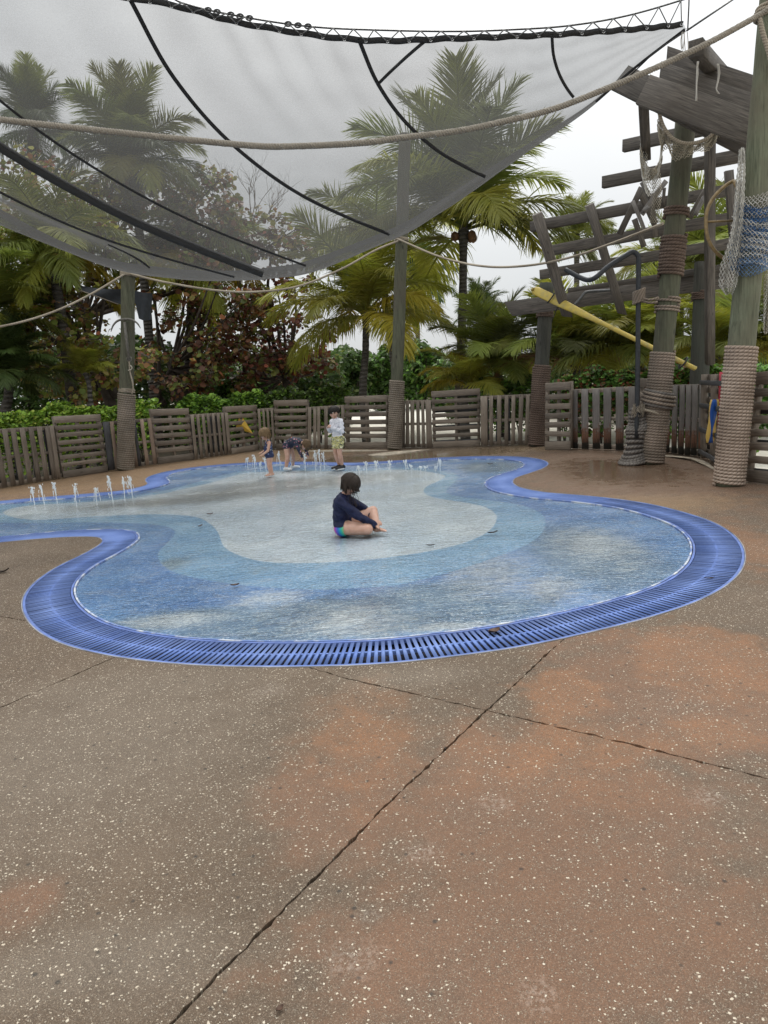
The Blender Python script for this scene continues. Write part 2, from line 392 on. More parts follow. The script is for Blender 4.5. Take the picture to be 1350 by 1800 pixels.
def sandmat():
    t = NT('pale_sand'); v = t.coord(); n = t.noise(v, 0.25, 5, 0.6); f = t.noise(v, 8, 4)
    c = t.mix(t.mr(f, 0.3, 0.7), (0.62, 0.57, 0.48), (0.76, 0.72, 0.63))
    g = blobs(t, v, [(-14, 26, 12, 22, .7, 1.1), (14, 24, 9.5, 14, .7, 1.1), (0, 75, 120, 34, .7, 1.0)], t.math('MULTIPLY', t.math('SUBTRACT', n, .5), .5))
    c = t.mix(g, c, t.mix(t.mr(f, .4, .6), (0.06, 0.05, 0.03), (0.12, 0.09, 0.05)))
    return t.done(t.bsdf(Base_Color=c, Roughness=0.95, Normal=t.bump(f, 0.02)))
SAND = sandmat()
gs = 900.0
gme = mk('ground', [(-gs, -60, -0.09), (gs, -60, -0.09), (gs, gs, -0.09), (-gs, gs, -0.09)], [[0, 1, 2, 3]], mat=SAND)
link('ground', gme, kind='structure')

inner_px = [(0, 943.5), (75, 936), (150, 931), (205, 930), (236, 933), (247, 942), (240, 953), (210, 972), (175, 990), (147, 1011), (134, 1030), (134, 1045), (142, 1060), (160, 1077), (185, 1091), (225, 1104), (280, 1114), (350, 1122), (450, 1126.5), (550, 1126.5), (675, 1122), (750, 1114), (825, 1105), (900, 1093), (975, 1077), (1050, 1060), (1125, 1038), (1175, 1015), (1203, 992), (1213, 970), (1211, 952), (1198, 935), (1172, 919), (1125, 903), (1075, 891), (1000, 881), (930, 875), (885, 867.5), (860, 860), (851, 850), (860, 840), (888, 831), (912, 823), (921, 816.5), (912, 811), (886, 807.5), (840, 806.5), (775, 808.5), (725, 812), (670, 815.5), (600, 818.5), (520, 816.5), (435, 817), (375, 821), (327, 827), (300, 834), (294, 840), (300, 846), (292, 852), (260, 860), (220, 867), (150, 873.5), (75, 879.5), (0, 886), (-130, 898), (-260, 912), (-330, 930), (-300, 950), (-200, 957), (-100, 952)]
IN = np.array([ground(*p)[:2] for p in inner_px])
IN = resample_closed(smooth_closed(resample_closed(catmull_closed(IN, 8), 0.06), 5), 0.05)
def area(P): return 0.5*np.sum(P[:, 0]*np.roll(P[:, 1], -1)-np.roll(P[:, 0], -1)*P[:, 1])
if area(IN) < 0: IN = IN[::-1]
def offset(P, d):
    T = np.roll(P, -1, 0)-np.roll(P, 1, 0); T /= np.linalg.norm(T, axis=1)[:, None]
    return P+d*np.stack([T[:, 1], -T[:, 0]], 1)
def clean_offset(P, d):
    Q = offset(P, d)
    D = np.array([np.min(np.hypot(P[:, 0]-q[0], P[:, 1]-q[1])) for q in Q])
    Q = Q[D > abs(d)*0.985]
    return resample_closed(smooth_closed(resample_closed(Q, 0.05), 4), 0.05)
GW = 0.40
OUT = clean_offset(IN, GW)
FENCE = [  # kind, bottom-left, bottom-right, top-left, top-right in photo pixels, bits
    ('p', (-70, 871), (111, 841), (-92, 760), (98, 748), [(-.0, .045), (.075, .045), (.15, .045), (.235, .048), (.32, .048), (.405, .048), (.49, .048), (.575, .05), (.66, .05), (.745, .05), (.83, .05), (.905, .045), (.955, .045)]),
    ('s', (112, 841), (190, 829.5), (93, 731), (176, 728), 8),
    ('p', (191, 829), (277, 817), (180, 742), (266, 735), [(.065, .13), (.18, .075), (.36, .06), (.56, .07), (.63, .06), (.79, .075), (.955, .085)]),
    ('s', (278, 817), (341, 808.5), (264, 718), (331, 717), 7),
    ('p', (342, 808.5), (407, 799), (334, 729), (400, 725), [(.05, .08), (.19, .075), (.325, .075), (.46, .075), (.595, .075), (.73, .075), (.85, .075), (.955, .09)]),
    ('s', (408, 799), (456, 791), (395, 714), (451, 711), 7),
    ('p', (457, 791.5), (484, 790.5), (452, 719), (480, 717), [(.1, .16), (.38, .14), (.65, .14), (.92, .15)]),
    ('s', (485, 791), (540, 789.5), (481, 703), (540, 702), 7),
    ('p', (541, 790), (606, 788.5), (541, 716), (606, 712), [(.05, .09), (.2, .085), (.3, .08), (.5, .09), (.7, .1), (.83, .08), (.955, .09)]),
    ('s', (607, 789), (681, 789), (606, 696), (681, 694), 7),
    ('p', (682, 788.5), (760, 788), (684, 705), (757, 703.5), [(.05, .08), (.2, .08), (.36, .07), (.45, .075), (.57, .085), (.7, .07), (.81, .065), (.94, .12)]),
    ('s', (761, 788), (844, 784.5), (758, 687), (843, 682), 8),
    ('p', (845, 785), (958, 782), (844, 696.5), (962, 692), [(.055, .11), (.17, .06), (.29, .065), (.405, .06), (.51, .06), (.62, .065), (.72, .06), (.83, .06), (.94, .06)]),
    ('s', (958, 791), (1003, 791.5), (959, 672), (1003, 669), 7),
    ('p', (1004, 790), (1118, 794), (1003, 685), (1119, 679), [(.055, .11), (.23, .105), (.405, .11), (.58, .115), (.76, .115), (.94, .105)]),
    ('s', (1120, 795), (1166, 796.5), (1124, 664), (1170, 662), 7),
    ('p', (1168, 797), (1241, 806), (1171, 677), (1244, 675), [(.06, .1), (.24, .12), (.42, .115), (.57, .115), (.72, .115), (.91, .17)]),
    ('s', (1243, 807), (1282, 830), (1245, 656), (1285, 655), 8),
    ('s', (1307, 848), (1440, 864), (1328, 653), (1458, 641), 8)]
pool_c = None
def deck():
    bz = -0.06
    back = []
    for f in FENCE:
        for p in (f[1], f[2]):
            g = ground(*p); v = Vector((g.x, g.y-4)).normalized()*0.22
            back.append((g.x+v.x, g.y+v.y))
    outline = [(-16, -4), (9, -4), (9, back[-1][1]-0.3)] + back[::-1] + [(-16, back[0][1]-1.0)]
    bed = NT('joint_filler'); bc = bed.coord(); bn = bed.noise(bc, 30, 4)
    bedm = bed.done(bed.bsdf(Base_Color=bed.mix(bed.mr(bn, .35, .65), (0.010, 0.010, 0.008), (0.03, 0.032, 0.022)), Roughness=.9, Normal=bed.bump(bn, .01)))
    me = bpy.data.meshes.new('pool_deck')
    me.from_pydata([(x, y, bz+0.028) for x, y in outline], [], [list(range(len(outline)))]); me.update()
    # the bed itself keeps the pool hole: built by the same triangulation as the slabs
    joints = []
    def J(pts, w, ext0=None, ext1=None):
        P = np.array([ground(*p)[:2] for p in pts])
        if ext1: P = np.vstack([P, P[-1]+(P[-1]-P[-2])/np.linalg.norm(P[-1]-P[-2])*ext1])
        if ext0: P = np.vstack([P[0]+(P[0]-P[1])/np.linalg.norm(P[0]-P[1])*ext0, P])
        Q = [P[0]]
        for a, b in zip(P[:-1], P[1:]):
            n = max(2, int(np.linalg.norm(b-a)/0.016))
            for k in range(1, n+1): Q.append(a+(b-a)*k/n)
        Q = np.array(Q); T = np.gradient(Q, axis=0); T /= np.linalg.norm(T, axis=1)[:, None]; N = np.stack([-T[:, 1], T[:, 0]], 1)
        def sm(k):
            r = rng.normal(0, 1.25, len(Q)); r = np.convolve(r, np.ones(k)/k, 'same'); return r
        A = Q+N*(w/2+0.0032*sm(2)+0.0025*sm(9))[:, None]; B = Q-N*(w/2+0.0032*sm(2)+0.0025*sm(9))[:, None]
        joints.append(np.vstack([A, B[::-1]]))
    J([(1003, 1112), (855, 1249), (690, 1405), (510, 1588), (300, 1800)], 0.0095, None, 6)
    J([(500, 1160), (600, 1190), (855, 1249), (1100, 1306), (1350, 1369)], 0.0095, None, 9)
    J([(230, 1143), (100, 1200), (0, 1244)], 0.0095, None, 14)
    J([(70, 1096), (0, 1083)], 0.008, None, 14)
    V = []; E = []
    def addloop(P):
        b = len(V)
        for p in P: V.append(Vector((float(p[0]), float(p[1]))))
        for i in range(len(P)): E.append((b+i, b+(i+1) % len(P)))
    addloop(outline)
    O2 = OUT
    addloop(O2)
    for j in joints: addloop(j)
    r = delaunay_2d_cdt(V, E, [], 0, 1e-5)
    VV = np.array([(v.x, v.y) for v in r[0]]); TF = np.array([tuple(f) for f in r[2]])
    C = VV[TF].mean(1)
    ok = inpoly(C, np.array(outline)) & ~inpoly(C, O2)
    bedT = TF[ok]
    cut = np.zeros(len(C), bool)
    for j in joints: cut |= inpoly(C, j)
    T = TF[ok & ~cut]
    bme = mk('pool_deck', np.c_[VV, np.full(len(VV), bz+0.03)], bedT, mat=bedm)
    bed_o = link('pool_deck', bme, kind='structure')
    # connected pieces
    par = list(range(len(T)))
    def find(a):
        while par[a] != a: par[a] = par[par[a]]; a = par[a]
        return a
    em = {}
    for i, t in enumerate(T):
        for k in range(3):
            e = tuple(sorted((int(t[k]), int(t[(k+1) % 3]))))
            if e in em: par[find(i)] = find(em[e])
            else: em[e] = i
    comp = {}
    for i in range(len(T)): comp.setdefault(find(i), []).append(i)
    for k, idx in sorted(comp.items(), key=lambda kv: -len(kv[1])):
        tt = T[idx]
        a2 = np.abs(np.cross(VV[tt[:, 1]]-VV[tt[:, 0]], VV[tt[:, 2]]-VV[tt[:, 0]])).sum()/2
        if a2 < 0.05: continue
        cnt = {}
        for t in tt:
            for q in range(3):
                e = (int(t[q]), int(t[(q+1) % 3])); s = tuple(sorted(e))
                cnt.setdefault(s, []).append(e)
        used = np.unique(tt); mp = {int(u): n for n, u in enumerate(used)}; n = len(used)
        bot = bz+0.005
        verts = [(*VV[u], 0.0) for u in used]+[(*VV[u], bot) for u in used]
        faces = [[mp[int(x)] for x in t] for t in tt]
        for s, es in cnt.items():
            if len(es) == 1:
                a, b = mp[es[0][0]], mp[es[0][1]]; faces.append([b, a, a+n, b+n])
        m = bpy.data.meshes.new('slab'); m.from_pydata(verts, [], faces); m.update()
        link('slab', m, bed_o, CONC)
deck()

def poolfloor():
    light = [(5, 899), (30, 909), (75, 912), (150, 907), (210, 904), (280, 902), (340, 906), (365, 916), (382, 932), (395, 960), (430, 977), (475, 986), (550, 987), (625, 983), (675, 978), (750, 967), (815, 952), (858, 932), (873, 911), (867, 897), (845, 887), (815, 881), (775, 875), (752, 869), (744, 861), (752, 852), (775, 842), (783, 835), (770, 831), (740, 826), (690, 824), (625, 827), (500, 827), (430, 831), (370, 847), (320, 859), (280, 867), (225, 875), (150, 881), (75, 885), (30, 890)]
    mid = [(-60, 899), (-30, 914), (75, 918), (150, 916), (215, 917), (270, 920), (300, 926), (308, 935), (296, 950), (280, 965), (277, 976), (285, 990), (310, 1005), (360, 1016), (430, 1026), (550, 1033), (675, 1028), (725, 1020), (800, 1000), (875, 975), (925, 955), (952, 935), (959, 915), (955, 905), (942, 895), (912, 885), (865, 878), (815, 872), (790, 867), (785, 858), (800, 846), (805, 836), (790, 828), (740, 822), (690, 821), (625, 823.5), (500, 824), (425, 827), (362, 842), (310, 856), (275, 863), (225, 871), (150, 878), (75, 882), (-30, 889)]
    def curve(px):
        P = np.array([ground(*p)[:2] for p in px]); return resample_closed(smooth_closed(resample_closed(catmull_closed(P, 6), .06), 2), .07)
    LP, MP = curve(light), curve(mid)
    V = []; E = []
    ins = resample_closed(IN, 0.06)
    for P in (ins, LP, MP):
        b = len(V)
        for p in P: V.append(Vector((float(p[0]), float(p[1]))))
        for i in range(len(P)): E.append((b+i, b+(i+1) % len(P)))
    r = delaunay_2d_cdt(V, E, [], 0, 1e-5)
    VV = np.array([(v.x, v.y) for v in r[0]]); TF = np.array([tuple(f) for f in r[2]])
    C = VV[TF].mean(1); ok = inpoly(C, ins); TF = TF[ok]; C = C[ok]
    mi = np.where(inpoly(C, LP), 0, np.where(inpoly(C, MP), 1, 2)).astype(np.int32)
    def pm(name, a, b, worn, bl, k_worn):
        t = NT(name); v = t.coord()
        n1 = t.noise(v, 0.8, 5, 0.62); n2 = t.noise(v, 4.0, 6, 0.7); f = t.noise(v, 48, 4, 0.75); f2 = t.noise(v, 17, 5, 0.8)
        c = t.mix(t.mr(n1, 0.32, 0.68), a, b)
        wob = t.math('MULTIPLY', t.math('SUBTRACT', n2, 0.5), 1.3)
        if bl:
            m = blobs(t, v, bl, wob); c = t.mix(t.math('MULTIPLY', m, 0.85), c, t.mix(t.mr(n2, .35, .65), worn[0], worn[1]))
        c = t.mix(t.math('MULTIPLY', t.mr(n2, 0.52, 0.66), k_worn), c, (0.52, 0.51, 0.43))
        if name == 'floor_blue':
            pl = blobs(t, v, [gb(615, 1088, 95, 34, .1, 1.25), gb(860, 1005, 90, 40, .1, 1.2), gb(965, 1028, 70, 26, .1, 1.2), gb(300, 1088, 110, 16, .1, 1.2), gb(800, 1098, 90, 12, .1, 1.2), gb(1050, 960, 90, 40, .1, 1.2), gb(470, 1050, 80, 18, .1, 1.2)], t.math('MULTIPLY', t.math('SUBTRACT', t.noise(t.vmap(v, (1, 2.4, 1)), 5.0, 6, .75, .8), .5), 3.0))  # pale patches: bright ripple glare painted into the floor colour, plus some worn paint
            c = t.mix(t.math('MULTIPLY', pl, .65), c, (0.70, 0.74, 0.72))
        c = t.mix(t.mr(f, 0.36, 0.56, 0.6, 0.0), c, tuple(x*0.28 for x in a))
        c = t.mix(t.mr(f2, 0.55, 0.72, 0.0, 0.45), c, (0.46, 0.50, 0.50))
        c = t.mix(t.mr(f, 0.54, 0.66, 0.0, 0.65), c, (0.70, 0.74, 0.74))
        return t.done(t.bsdf(Base_Color=c, Roughness=t.mr(n2, .3, .7, .3, .6), Normal=t.bump(t.math('ADD', f, f2), 0.005)))
    mats = [pm('floor_pale', (0.58, 0.72, 0.83), (0.80, 0.88, 0.91), ((0.36, 0.36, 0.32), (0.27, 0.28, 0.27)), [gb(520, 850, 240, 14, .3, 1.2), gb(420, 865, 150, 9, .4, 1.2), gb(300, 880, 200, 9, .3, 1.2)], 0.25),
            pm('floor_cyan', (0.18, 0.41, 0.68), (0.34, 0.59, 0.79), ((0.25, 0.33, 0.36), (0.15, 0.27, 0.34)), [gb(300, 990, 40, 14, .3, 1.2)], 0.25),
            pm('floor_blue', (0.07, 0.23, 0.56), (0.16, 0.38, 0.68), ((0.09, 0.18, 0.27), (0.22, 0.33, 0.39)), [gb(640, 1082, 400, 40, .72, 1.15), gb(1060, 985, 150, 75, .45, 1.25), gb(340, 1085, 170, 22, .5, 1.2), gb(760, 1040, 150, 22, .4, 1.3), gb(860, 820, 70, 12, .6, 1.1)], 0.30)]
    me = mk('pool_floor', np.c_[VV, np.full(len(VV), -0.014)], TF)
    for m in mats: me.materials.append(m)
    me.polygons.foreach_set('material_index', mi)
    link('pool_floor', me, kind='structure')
    # thin film of running water
    t = NT('water_film'); v = t.coord()
    n1 = t.noise(t.vmap(v, (1, 1, 1)), 1.3, 4, .6); rp = t.noise(t.vmap(v, (1, 1.7, 1)), 9.0, 3, .6, 1.2); rp2 = t.noise(v, 38, 2)
    rp3 = t.noise(t.vmap(v, (1, 2.2, 1)), 4.0, 3, .6, 2.0)
    h = t.math('ADD', t.math('MULTIPLY', rp3, 1.6), t.math('ADD', rp, t.math('MULTIPLY', rp2, 0.22)))
    pat = blobs(t, v, [gb(600, 1070, 130, 45, .3, 1.2), gb(860, 1010, 110, 45, .3, 1.2), gb(960, 1030, 60, 30, .3, 1.2), gb(700, 1090, 120, 25, .3, 1.2), gb(300, 1050, 110, 30, .2, 1.2)], t.math('MULTIPLY', t.math('SUBTRACT', t.noise(v, 3.0, 4, .7), .5), 1.4))
    nm = t.bump(h, t.math('ADD', t.mr(n1, .4, .65, .004, .013), t.math('MULTIPLY', pat, .02)), 1.0)
    fr = t.n('Fresnel', {'IOR': 1.36, 'Normal': nm}).outputs[0]
    gl = t.n('BsdfGlossy', {'Color': (1, 1, 1), 'Roughness': t.mr(n1, .4, .6, 0.28, 0.16), 'Normal': nm}).outputs[0]
    tr = t.n('BsdfTransparent', {'Color': (.985, .99, .995)}).outputs[0]
    wm = t.done(t.n('MixShader', {0: fr, 1: tr, 2: gl}).outputs[0])
    me = mk('water', np.c_[VV, np.full(len(VV), -0.006)], TF, mat=wm)
    link('water', me, kind='structure')
poolfloor()

def grate():
    t = NT('blue_grate_plastic'); v = t.coord('Object'); g = t.n('NewGeometry').outputs['Position']
    r = t.rand(); n = t.noise(g, 2.0, 4); f = t.noise(g, 60, 3)
    c = t.mix(t.mr(n, .35, .65), (0.10, 0.168, 0.42), (0.16, 0.24, 0.51))
    c = t.mix(t.mr(f, .6, .75, 0, .5), c, (0.30, 0.38, 0.62)); c = t.hsv(c, .5, 1, t.mr(r, 0, 1, .85, 1.15))
    GR = t.done(t.bsdf(Base_Color=c, Roughness=.6, Specular_IOR_Level=.3))
    RIM = plain('grate_rim_blue', (0.10, 0.16, 0.40), .6, .3, 6)
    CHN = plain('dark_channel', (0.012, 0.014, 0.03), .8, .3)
    t = NT('white_pool_trim'); g = t.coord(); n = t.noise(g, 5, 5, .65)
    TRIM = t.done(t.bsdf(Base_Color=t.mix(t.mr(n, .46, .60), (0.12, 0.19, 0.42), (0.58, 0.60, 0.60)), Roughness=.55))
    root = thing('drain_grate', (0, 0, 0), 'blue slotted drain grate curving round the whole splash pad edge', 'drain grate')
    def strip(A, B, z0, z1=None):
        n = len(A); V = np.vstack([np.c_[A, np.full(n, z0)], np.c_[B, np.full(n, z1 if z1 is not None else z0)]])
        i = np.arange(n); j = (i+1) % n
        return V, np.stack([i, i+n, j+n, j], 1)
    def nearest_out(P, Q):
        D = (P[:, None, 0]-Q[None, :, 0])**2+(P[:, None, 1]-Q[None, :, 1])**2
        return Q[np.argmin(D, 1)]
    ins = smooth_closed(IN, 2)
    # raised rings
    def ring(d0, d1, ztop, zbot, nm, m, par=root):
        A = offset(ins, d0); B = offset(ins, d1); mb = MB()
        mb.add(*strip(A, B, ztop)); mb.add(*strip(B, offset(ins, d1), ztop, zbot)); mb.add(*strip(offset(ins, d0), A, zbot, ztop))
        return link(nm, mb.mesh(nm, m), par)
    ring(0.002, 0.016, 0.004, -0.03, 'inner_trim', TRIM)
    ring(0.023, 0.040, 0.001, -0.03, 'inner_rim', RIM)
    ring(GW/2-0.008, GW/2+0.008, -0.004, -0.03, 'middle_rib', GR)
    def outring(d0, d1, zt, nm, m):
        o = OUT; A = offset(o, -d1); B = offset(o, -d0); mb = MB()
        mb.add(*strip(A, B, zt)); mb.add(*strip(B, B*1.0, zt, -0.03)); mb.add(*strip(A*1.0, A, -0.03, zt))
        link(nm, mb.mesh(nm, m), root)
    outring(0.003, 0.022, 0.001, 'outer_rim', RIM)
    outring(-0.007, 0.001, 0.0035, 'outer_trim', plain('worn_concrete_lip', (0.22, 0.22, 0.23), .8, .6, 5))
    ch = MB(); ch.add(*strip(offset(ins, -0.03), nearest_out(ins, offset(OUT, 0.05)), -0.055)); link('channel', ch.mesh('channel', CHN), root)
    # bars
    pitch = 0.036
    P = resample_closed(ins, pitch); T = np.roll(P, -1, 0)-np.roll(P, 1, 0); T /= np.linalg.norm(T, axis=1)[:, None]; N = np.stack([T[:, 1], -T[:, 0]], 1)
    L = np.zeros(len(P))
    od = offset(OUT, -0.012)
    bars = []
    for i in range(len(P)):
        # length to outer rim along the normal
        d = od-P[i]; s = d@N[i]; la = np.abs(d@T[i]); k = (la < 0.05) & (s > 0.1) & (s < 0.9)
        ln = s[k].min() if k.any() else GW-0.02
        bars.append((P[i], N[i], T[i], min(ln, GW)))
    D = [np.hypot(b[0][0], b[0][1]) for b in bars]; order = np.argsort(D)
    a, b_ = 0.045, GW-0.014
    bm = box((0, 0, -0.002), (1.0, 0.0215, 0.004)); tmpl = mk('bar', bm[0], bm[1], mat=GR)
    far = MB()
    for rank, i in enumerate(order):
        p, nn, tt, ln = bars[i]; l = ln-0.045; c = p+nn*(0.045+l/2)
        Mx = Matrix(((nn[0]*l, tt[0]*-1, 0, c[0]), (nn[1]*l, tt[1]*-1, 0, c[1]), (0, 0, 1, random.uniform(-.0015, .0008)), (0, 0, 0, 1)))
        if rank < 300: link('bar', tmpl, root, None, Mx)
        else:
            V = bm[0]@np.array(Mx.to_3x3()).T+np.array([c[0], c[1], 0]); far.add(V, bm[1])
    o = link('bars', far.mesh('bars', GR), root); o['kind'] = 'stuff'
grate()
# ==STRUCTURE==
# ------------------------------------------------------------------ fence of pallets
FL = ['picket pallet at the left end of the fence, against a bright green hedge',
 'tall slatted pallet just left of the rope-wrapped pole that carries an anchor',
 'pallet with mismatched pale and dark upright boards behind the anchor pole',
 'tall slatted pallet directly right of the anchor pole, thick top board',
 'low picket pallet between two slatted ones, left of the yellow pennant',
 'slatted pallet with the yellow triangular pennant hanging on it',
 'narrow picket pallet behind the blond toddler in navy swimsuit',
 'slatted pallet behind the child bending over the water jets',
 'picket pallet behind the boy in the white shirt',
 'slatted pallet showing white sand through its gaps, right of the boy',
 'picket pallet directly right of the tall middle pole',
 'wide slatted pallet in front of the tall leaning coconut palm trunk',
 'picket pallet running behind the pole that holds the yellow oar blade',
 'narrow slatted pallet just right of the oar pole, standing forward of the fence',
 'picket pallet with rust brown rot along its foot, left of the knotted rope bundle',
 'slatted pallet mostly hidden behind the pole with the knotted rope bundle',
 'dark wet picket pallet between the two thick rope-wrapped poles on the right',
 'slatted pallet with the blue and yellow board leaning on it',
 'slatted pallet at the right edge of the photo behind the thickest rope-wrapped pole']
WOOD_R = wood('fence_wood_rotted', (0.10, 0.085, 0.075), (0.20, 0.175, 0.155), (0.12, 0.10, 0.085))
def rotted():
    t = NT('fence_wood_rust'); v = t.coord(); r = t.rand(); sx = t.n('SeparateXYZ', {0: v}).outputs[0]
    g = t.noise(t.vmap(v, (1.2, 22, 22)), 3, 6, .65, .4); n = t.noise(v, 9, 5, .7)
    c = t.mix(t.mr(g, .3, .7), (0.10, 0.088, 0.078), (0.22, 0.195, 0.175))
    f = t.mr(t.math('ADD', sx, t.math('MULTIPLY', t.math('SUBTRACT', n, .5), .5)), -.22, -.12, 1, 0)
    c = t.mix(f, c, t.mix(t.mr(g, .35, .65), (0.04, 0.022, 0.014), (0.19, 0.085, 0.045)))
    f2 = t.mr(t.math('ADD', sx, t.math('MULTIPLY', t.math('SUBTRACT', n, .5), .3)), -.44, -.36, 1, 0)
    c = t.mix(f2, c, (0.02, 0.018, 0.012))
    return t.done(t.bsdf(Base_Color=t.hsv(c, .5, 1, t.mr(r, 0, 1, .75, 1.2)), Roughness=.8, Normal=t.bump(g, .004)))
WOOD_RUST = rotted()
SL = [(0, .125), (.15, .235), (.265, .35), (.385, .47), (.50, .585), (.62, .705), (.745, .825), (.87, 1)]
SL7 = [(0, .135), (.175, .27), (.31, .405), (.445, .54), (.58, .675), (.715, .805), (.86, 1)]
def fence():
    for k, f in enumerate(FENCE):
        typ, bl, br, tl, tr, spec = f
        BL, BR = ground(*bl), ground(*br); TL, TR = at(*tl, BL.y), at(*tr, BR.y)
        dirn = (BR-BL).normalized(); nrm = Vector((dirn.y, -dirn.x, 0)).normalized()   # towards the pool
        if nrm.dot(Vector((0, -1, 0))) < 0: nrm = -nrm
        root = thing('pallet', (BL+BR)/2, FL[k], 'fence pallet', 'pallets standing in a row as the fence')
        def q(u, v): # v: 0 top..1 bottom
            return (TL.lerp(TR, u)).lerp(BL.lerp(BR, u), v)
        W = (BR-BL).length; H = (TL-BL).length
        jit = lambda s: random.uniform(-s, s)
        zl = Vector((0, 0, 0.012))
        base = WOOD_F
        if k == 16: base = WOOD_RUST
        if typ == 'p':
            for (c, wd) in spec:
                m = base
                if k == 2: m = WOOD_FD if c < .1 or .58 < c < .65 else WOOD_FL
                if k == 14: m = WOOD_RUST
                a = q(c+jit(.004), jit(.006)); b = q(c+jit(.004), 1-.008+jit(.006))
                plank('picket', b+zl, a, wd*W*0.98, 0.02, dirn, m, root)
            for v in (.045, .5, .955):
                a = q(-0.0, v)-nrm*.055+zl; b = q(1.0, v)-nrm*.055+zl
                plank('stringer', a, b, .055 if v == .5 else .075, .075, (0, 0, 1), WOOD_F, root)
            if k in (0, 4, 12, 16):  # rear boards seen through gaps
                for c in np.arange(.08, .98, .17):
                    a = q(c+jit(.02), .03)-nrm*.115; b = q(c+jit(.02), .97)-nrm*.115
                    plank('back_board', b, a, .085, .018, dirn, WOOD_FD, root)
        else:
            S = SL if spec == 8 else SL7
            for (v0, v1) in S:
                a = q(0, (v0+v1)/2+jit(.006)); b = q(1, (v0+v1)/2+jit(.006))
                plank('slat', a, b, (v1-v0)*H*random.uniform(.80, .90), 0.02, (0, 0, 1), base, root)
            for u in (.03, .5, .97):
                a = q(u, 0.01)-nrm*.06; b = q(u, .985)-nrm*.06+zl
                plank('stringer', b, a, .05, .085, dirn, base, root)
            if k in (5, 7, 9, 11, 13, 17, 18):
                for v in ((.1, .36, .64, .9) if k not in (9,) else (.06,)):
                    a = q(0, v)-nrm*.115; b = q(1, v)-nrm*.115
                    plank('back_board', a, b, .07, .018, (0, 0, 1), WOOD_FD, root)
fence()

# ------------------------------------------------------------------ poles
def helix_on(axis, R0_, turns_pitch, z0, z1, rr, jitter=0.0):
    """rope wound round an axis function axis(s)->(point, radius) between lengths z0..z1"""
    L = z1-z0; turns = L/turns_pitch; n = int(turns*22)
    out = []
    for i in range(n+1):
        f = i/n; s = z0+L*f; a = 2*PI*turns*f
        c, X, Y = axis(s); rad = R0_+rr*0.75+jitter*math.sin(a*0.13+i*0.7)*random.uniform(0, 1)
        out.append(c+X*(rad*math.cos(a))+Y*(rad*math.sin(a)))
    return out
def axis_of(P0, P1):
    D = (P1-P0); L = D.length; D = D/L
    X = D.cross(Vector((0, 1, 0))).normalized(); Y = X.cross(D)
    return (lambda s: (P0+D*s, X, Y)), L, D, X, Y
def pole(name, label, base_px, top, Y=None, rad=.165, mat=POLE_G, wrap=None, wrapmat=ROPE_P, pitch=.04, extra=[]):
    P0 = ground(*base_px); Yb = P0.y
    P1 = at(top[0], top[1], Yb)
    ax, L, D, X, Yv = axis_of(P0, P1)
    root = thing('wooden_pole', P0, label, 'wooden pole')
    n = 26; pts = [P0+D*(L*i/n) for i in range(n+1)]
    rr = [rad*(1.02-0.10*i/n)*(1+random.uniform(-.012, .012)) for i in range(n+1)]
    V, Fq, uv = tube(pts, rr, 22)
    V = V+0.006*np.sin(V[:, [2]]*3+np.arctan2(V[:, [1]]-P0.y, V[:, [0]]-P0.x)*3)
    link('shaft', mk('shaft', V, Fq, smooth=True, mat=mat), root)
    def s_of(py):   # length along the axis whose photo row is py
        lo, hi = 0, L
        for _ in range(40):
            m = (lo+hi)/2; p = ax(m)[0]-EYE; yy = CY-FPX*p.dot(UX)/p.dot(F_)
            if yy > py: lo = m
            else: hi = m
        return lo
    if wrap:
        s1 = s_of(wrap); H = helix_on(ax, rad, pitch, 0.012, s1, pitch*.5)
        V, Fq, uv = tube(H, pitch*.5, 7)
        link('rope_coil', mk('rope_coil', V, Fq, uv, smooth=True, mat=wrapmat), root)
    for (y0, y1, m, pt, thick) in extra:
        a, b = s_of(y0), s_of(y1); H = helix_on(ax, rad*.99, pt, min(a, b), max(a, b), thick, .01)
        V, Fq, uv = tube(H, thick, 7); link('rope_coil', mk('rope_coil', V, Fq, uv, smooth=True, mat=m), root)
    return root, ax, s_of, L, X, Yv, D
pl = pole('p', 'weathered green pole with grey rope coiled round its foot and an anchor hung on it', (220.5, 826), (226, 474), rad=.150, mat=POLE_G, wrap=692, wrapmat=ROPE_G, pitch=.045, extra=[(690, 683, ROPE_L, .022, .012), (486, 478, ROPE_L, .02, .012)])
pmid = pole('p', 'tall grey-green pole rising behind the shade sail, ribbed rope round its foot', (694, 790), (712, 236), rad=.135, mat=POLE_G, wrap=669, wrapmat=ROPE_G, pitch=.045, extra=[(424, 419, ROPE_L, .02, .012)])
p1 = pole('p', 'thickest pole, pale green with pinkish rope coils and a blue net', (1281, 853), (1378, -190), rad=.150, mat=POLE_L, wrap=609, wrapmat=ROPE_P, pitch=.0405, extra=[(32, 8, ROPE_L, .034, .017)])
p2 = pole('p', 'dark green pole with brown rope bands and a knotted rope bundle at its foot', (1146, 815), (1206, 200), rad=.150, mat=POLE_G, wrap=618, wrapmat=ROPE_M, pitch=.042, extra=[(486, 414, ROPE_BR, .045, .022), (382, 366, ROPE_BR, .04, .02), (533, 524, ROPE_M, .04, .018), (549, 536, ROPE_M, .04, .018)])
p4 = pole('p', 'shorter dark pole holding up the yellow oar blade and the end of the girder', (944, 784), (961, 498), rad=.150, mat=POLE_D, wrap=643, wrapmat=ROPE_BR, pitch=.043, extra=[(558, 546, ROPE_BR, .025, .012)])
p5 = pole('p', 'dark brown pole standing behind the hedge, cut off below the lattice beams', (1225, 789), (1237, 460), rad=.155, mat=POLE_D, extra=[(528, 512, ROPE_BR, .03, .014)])

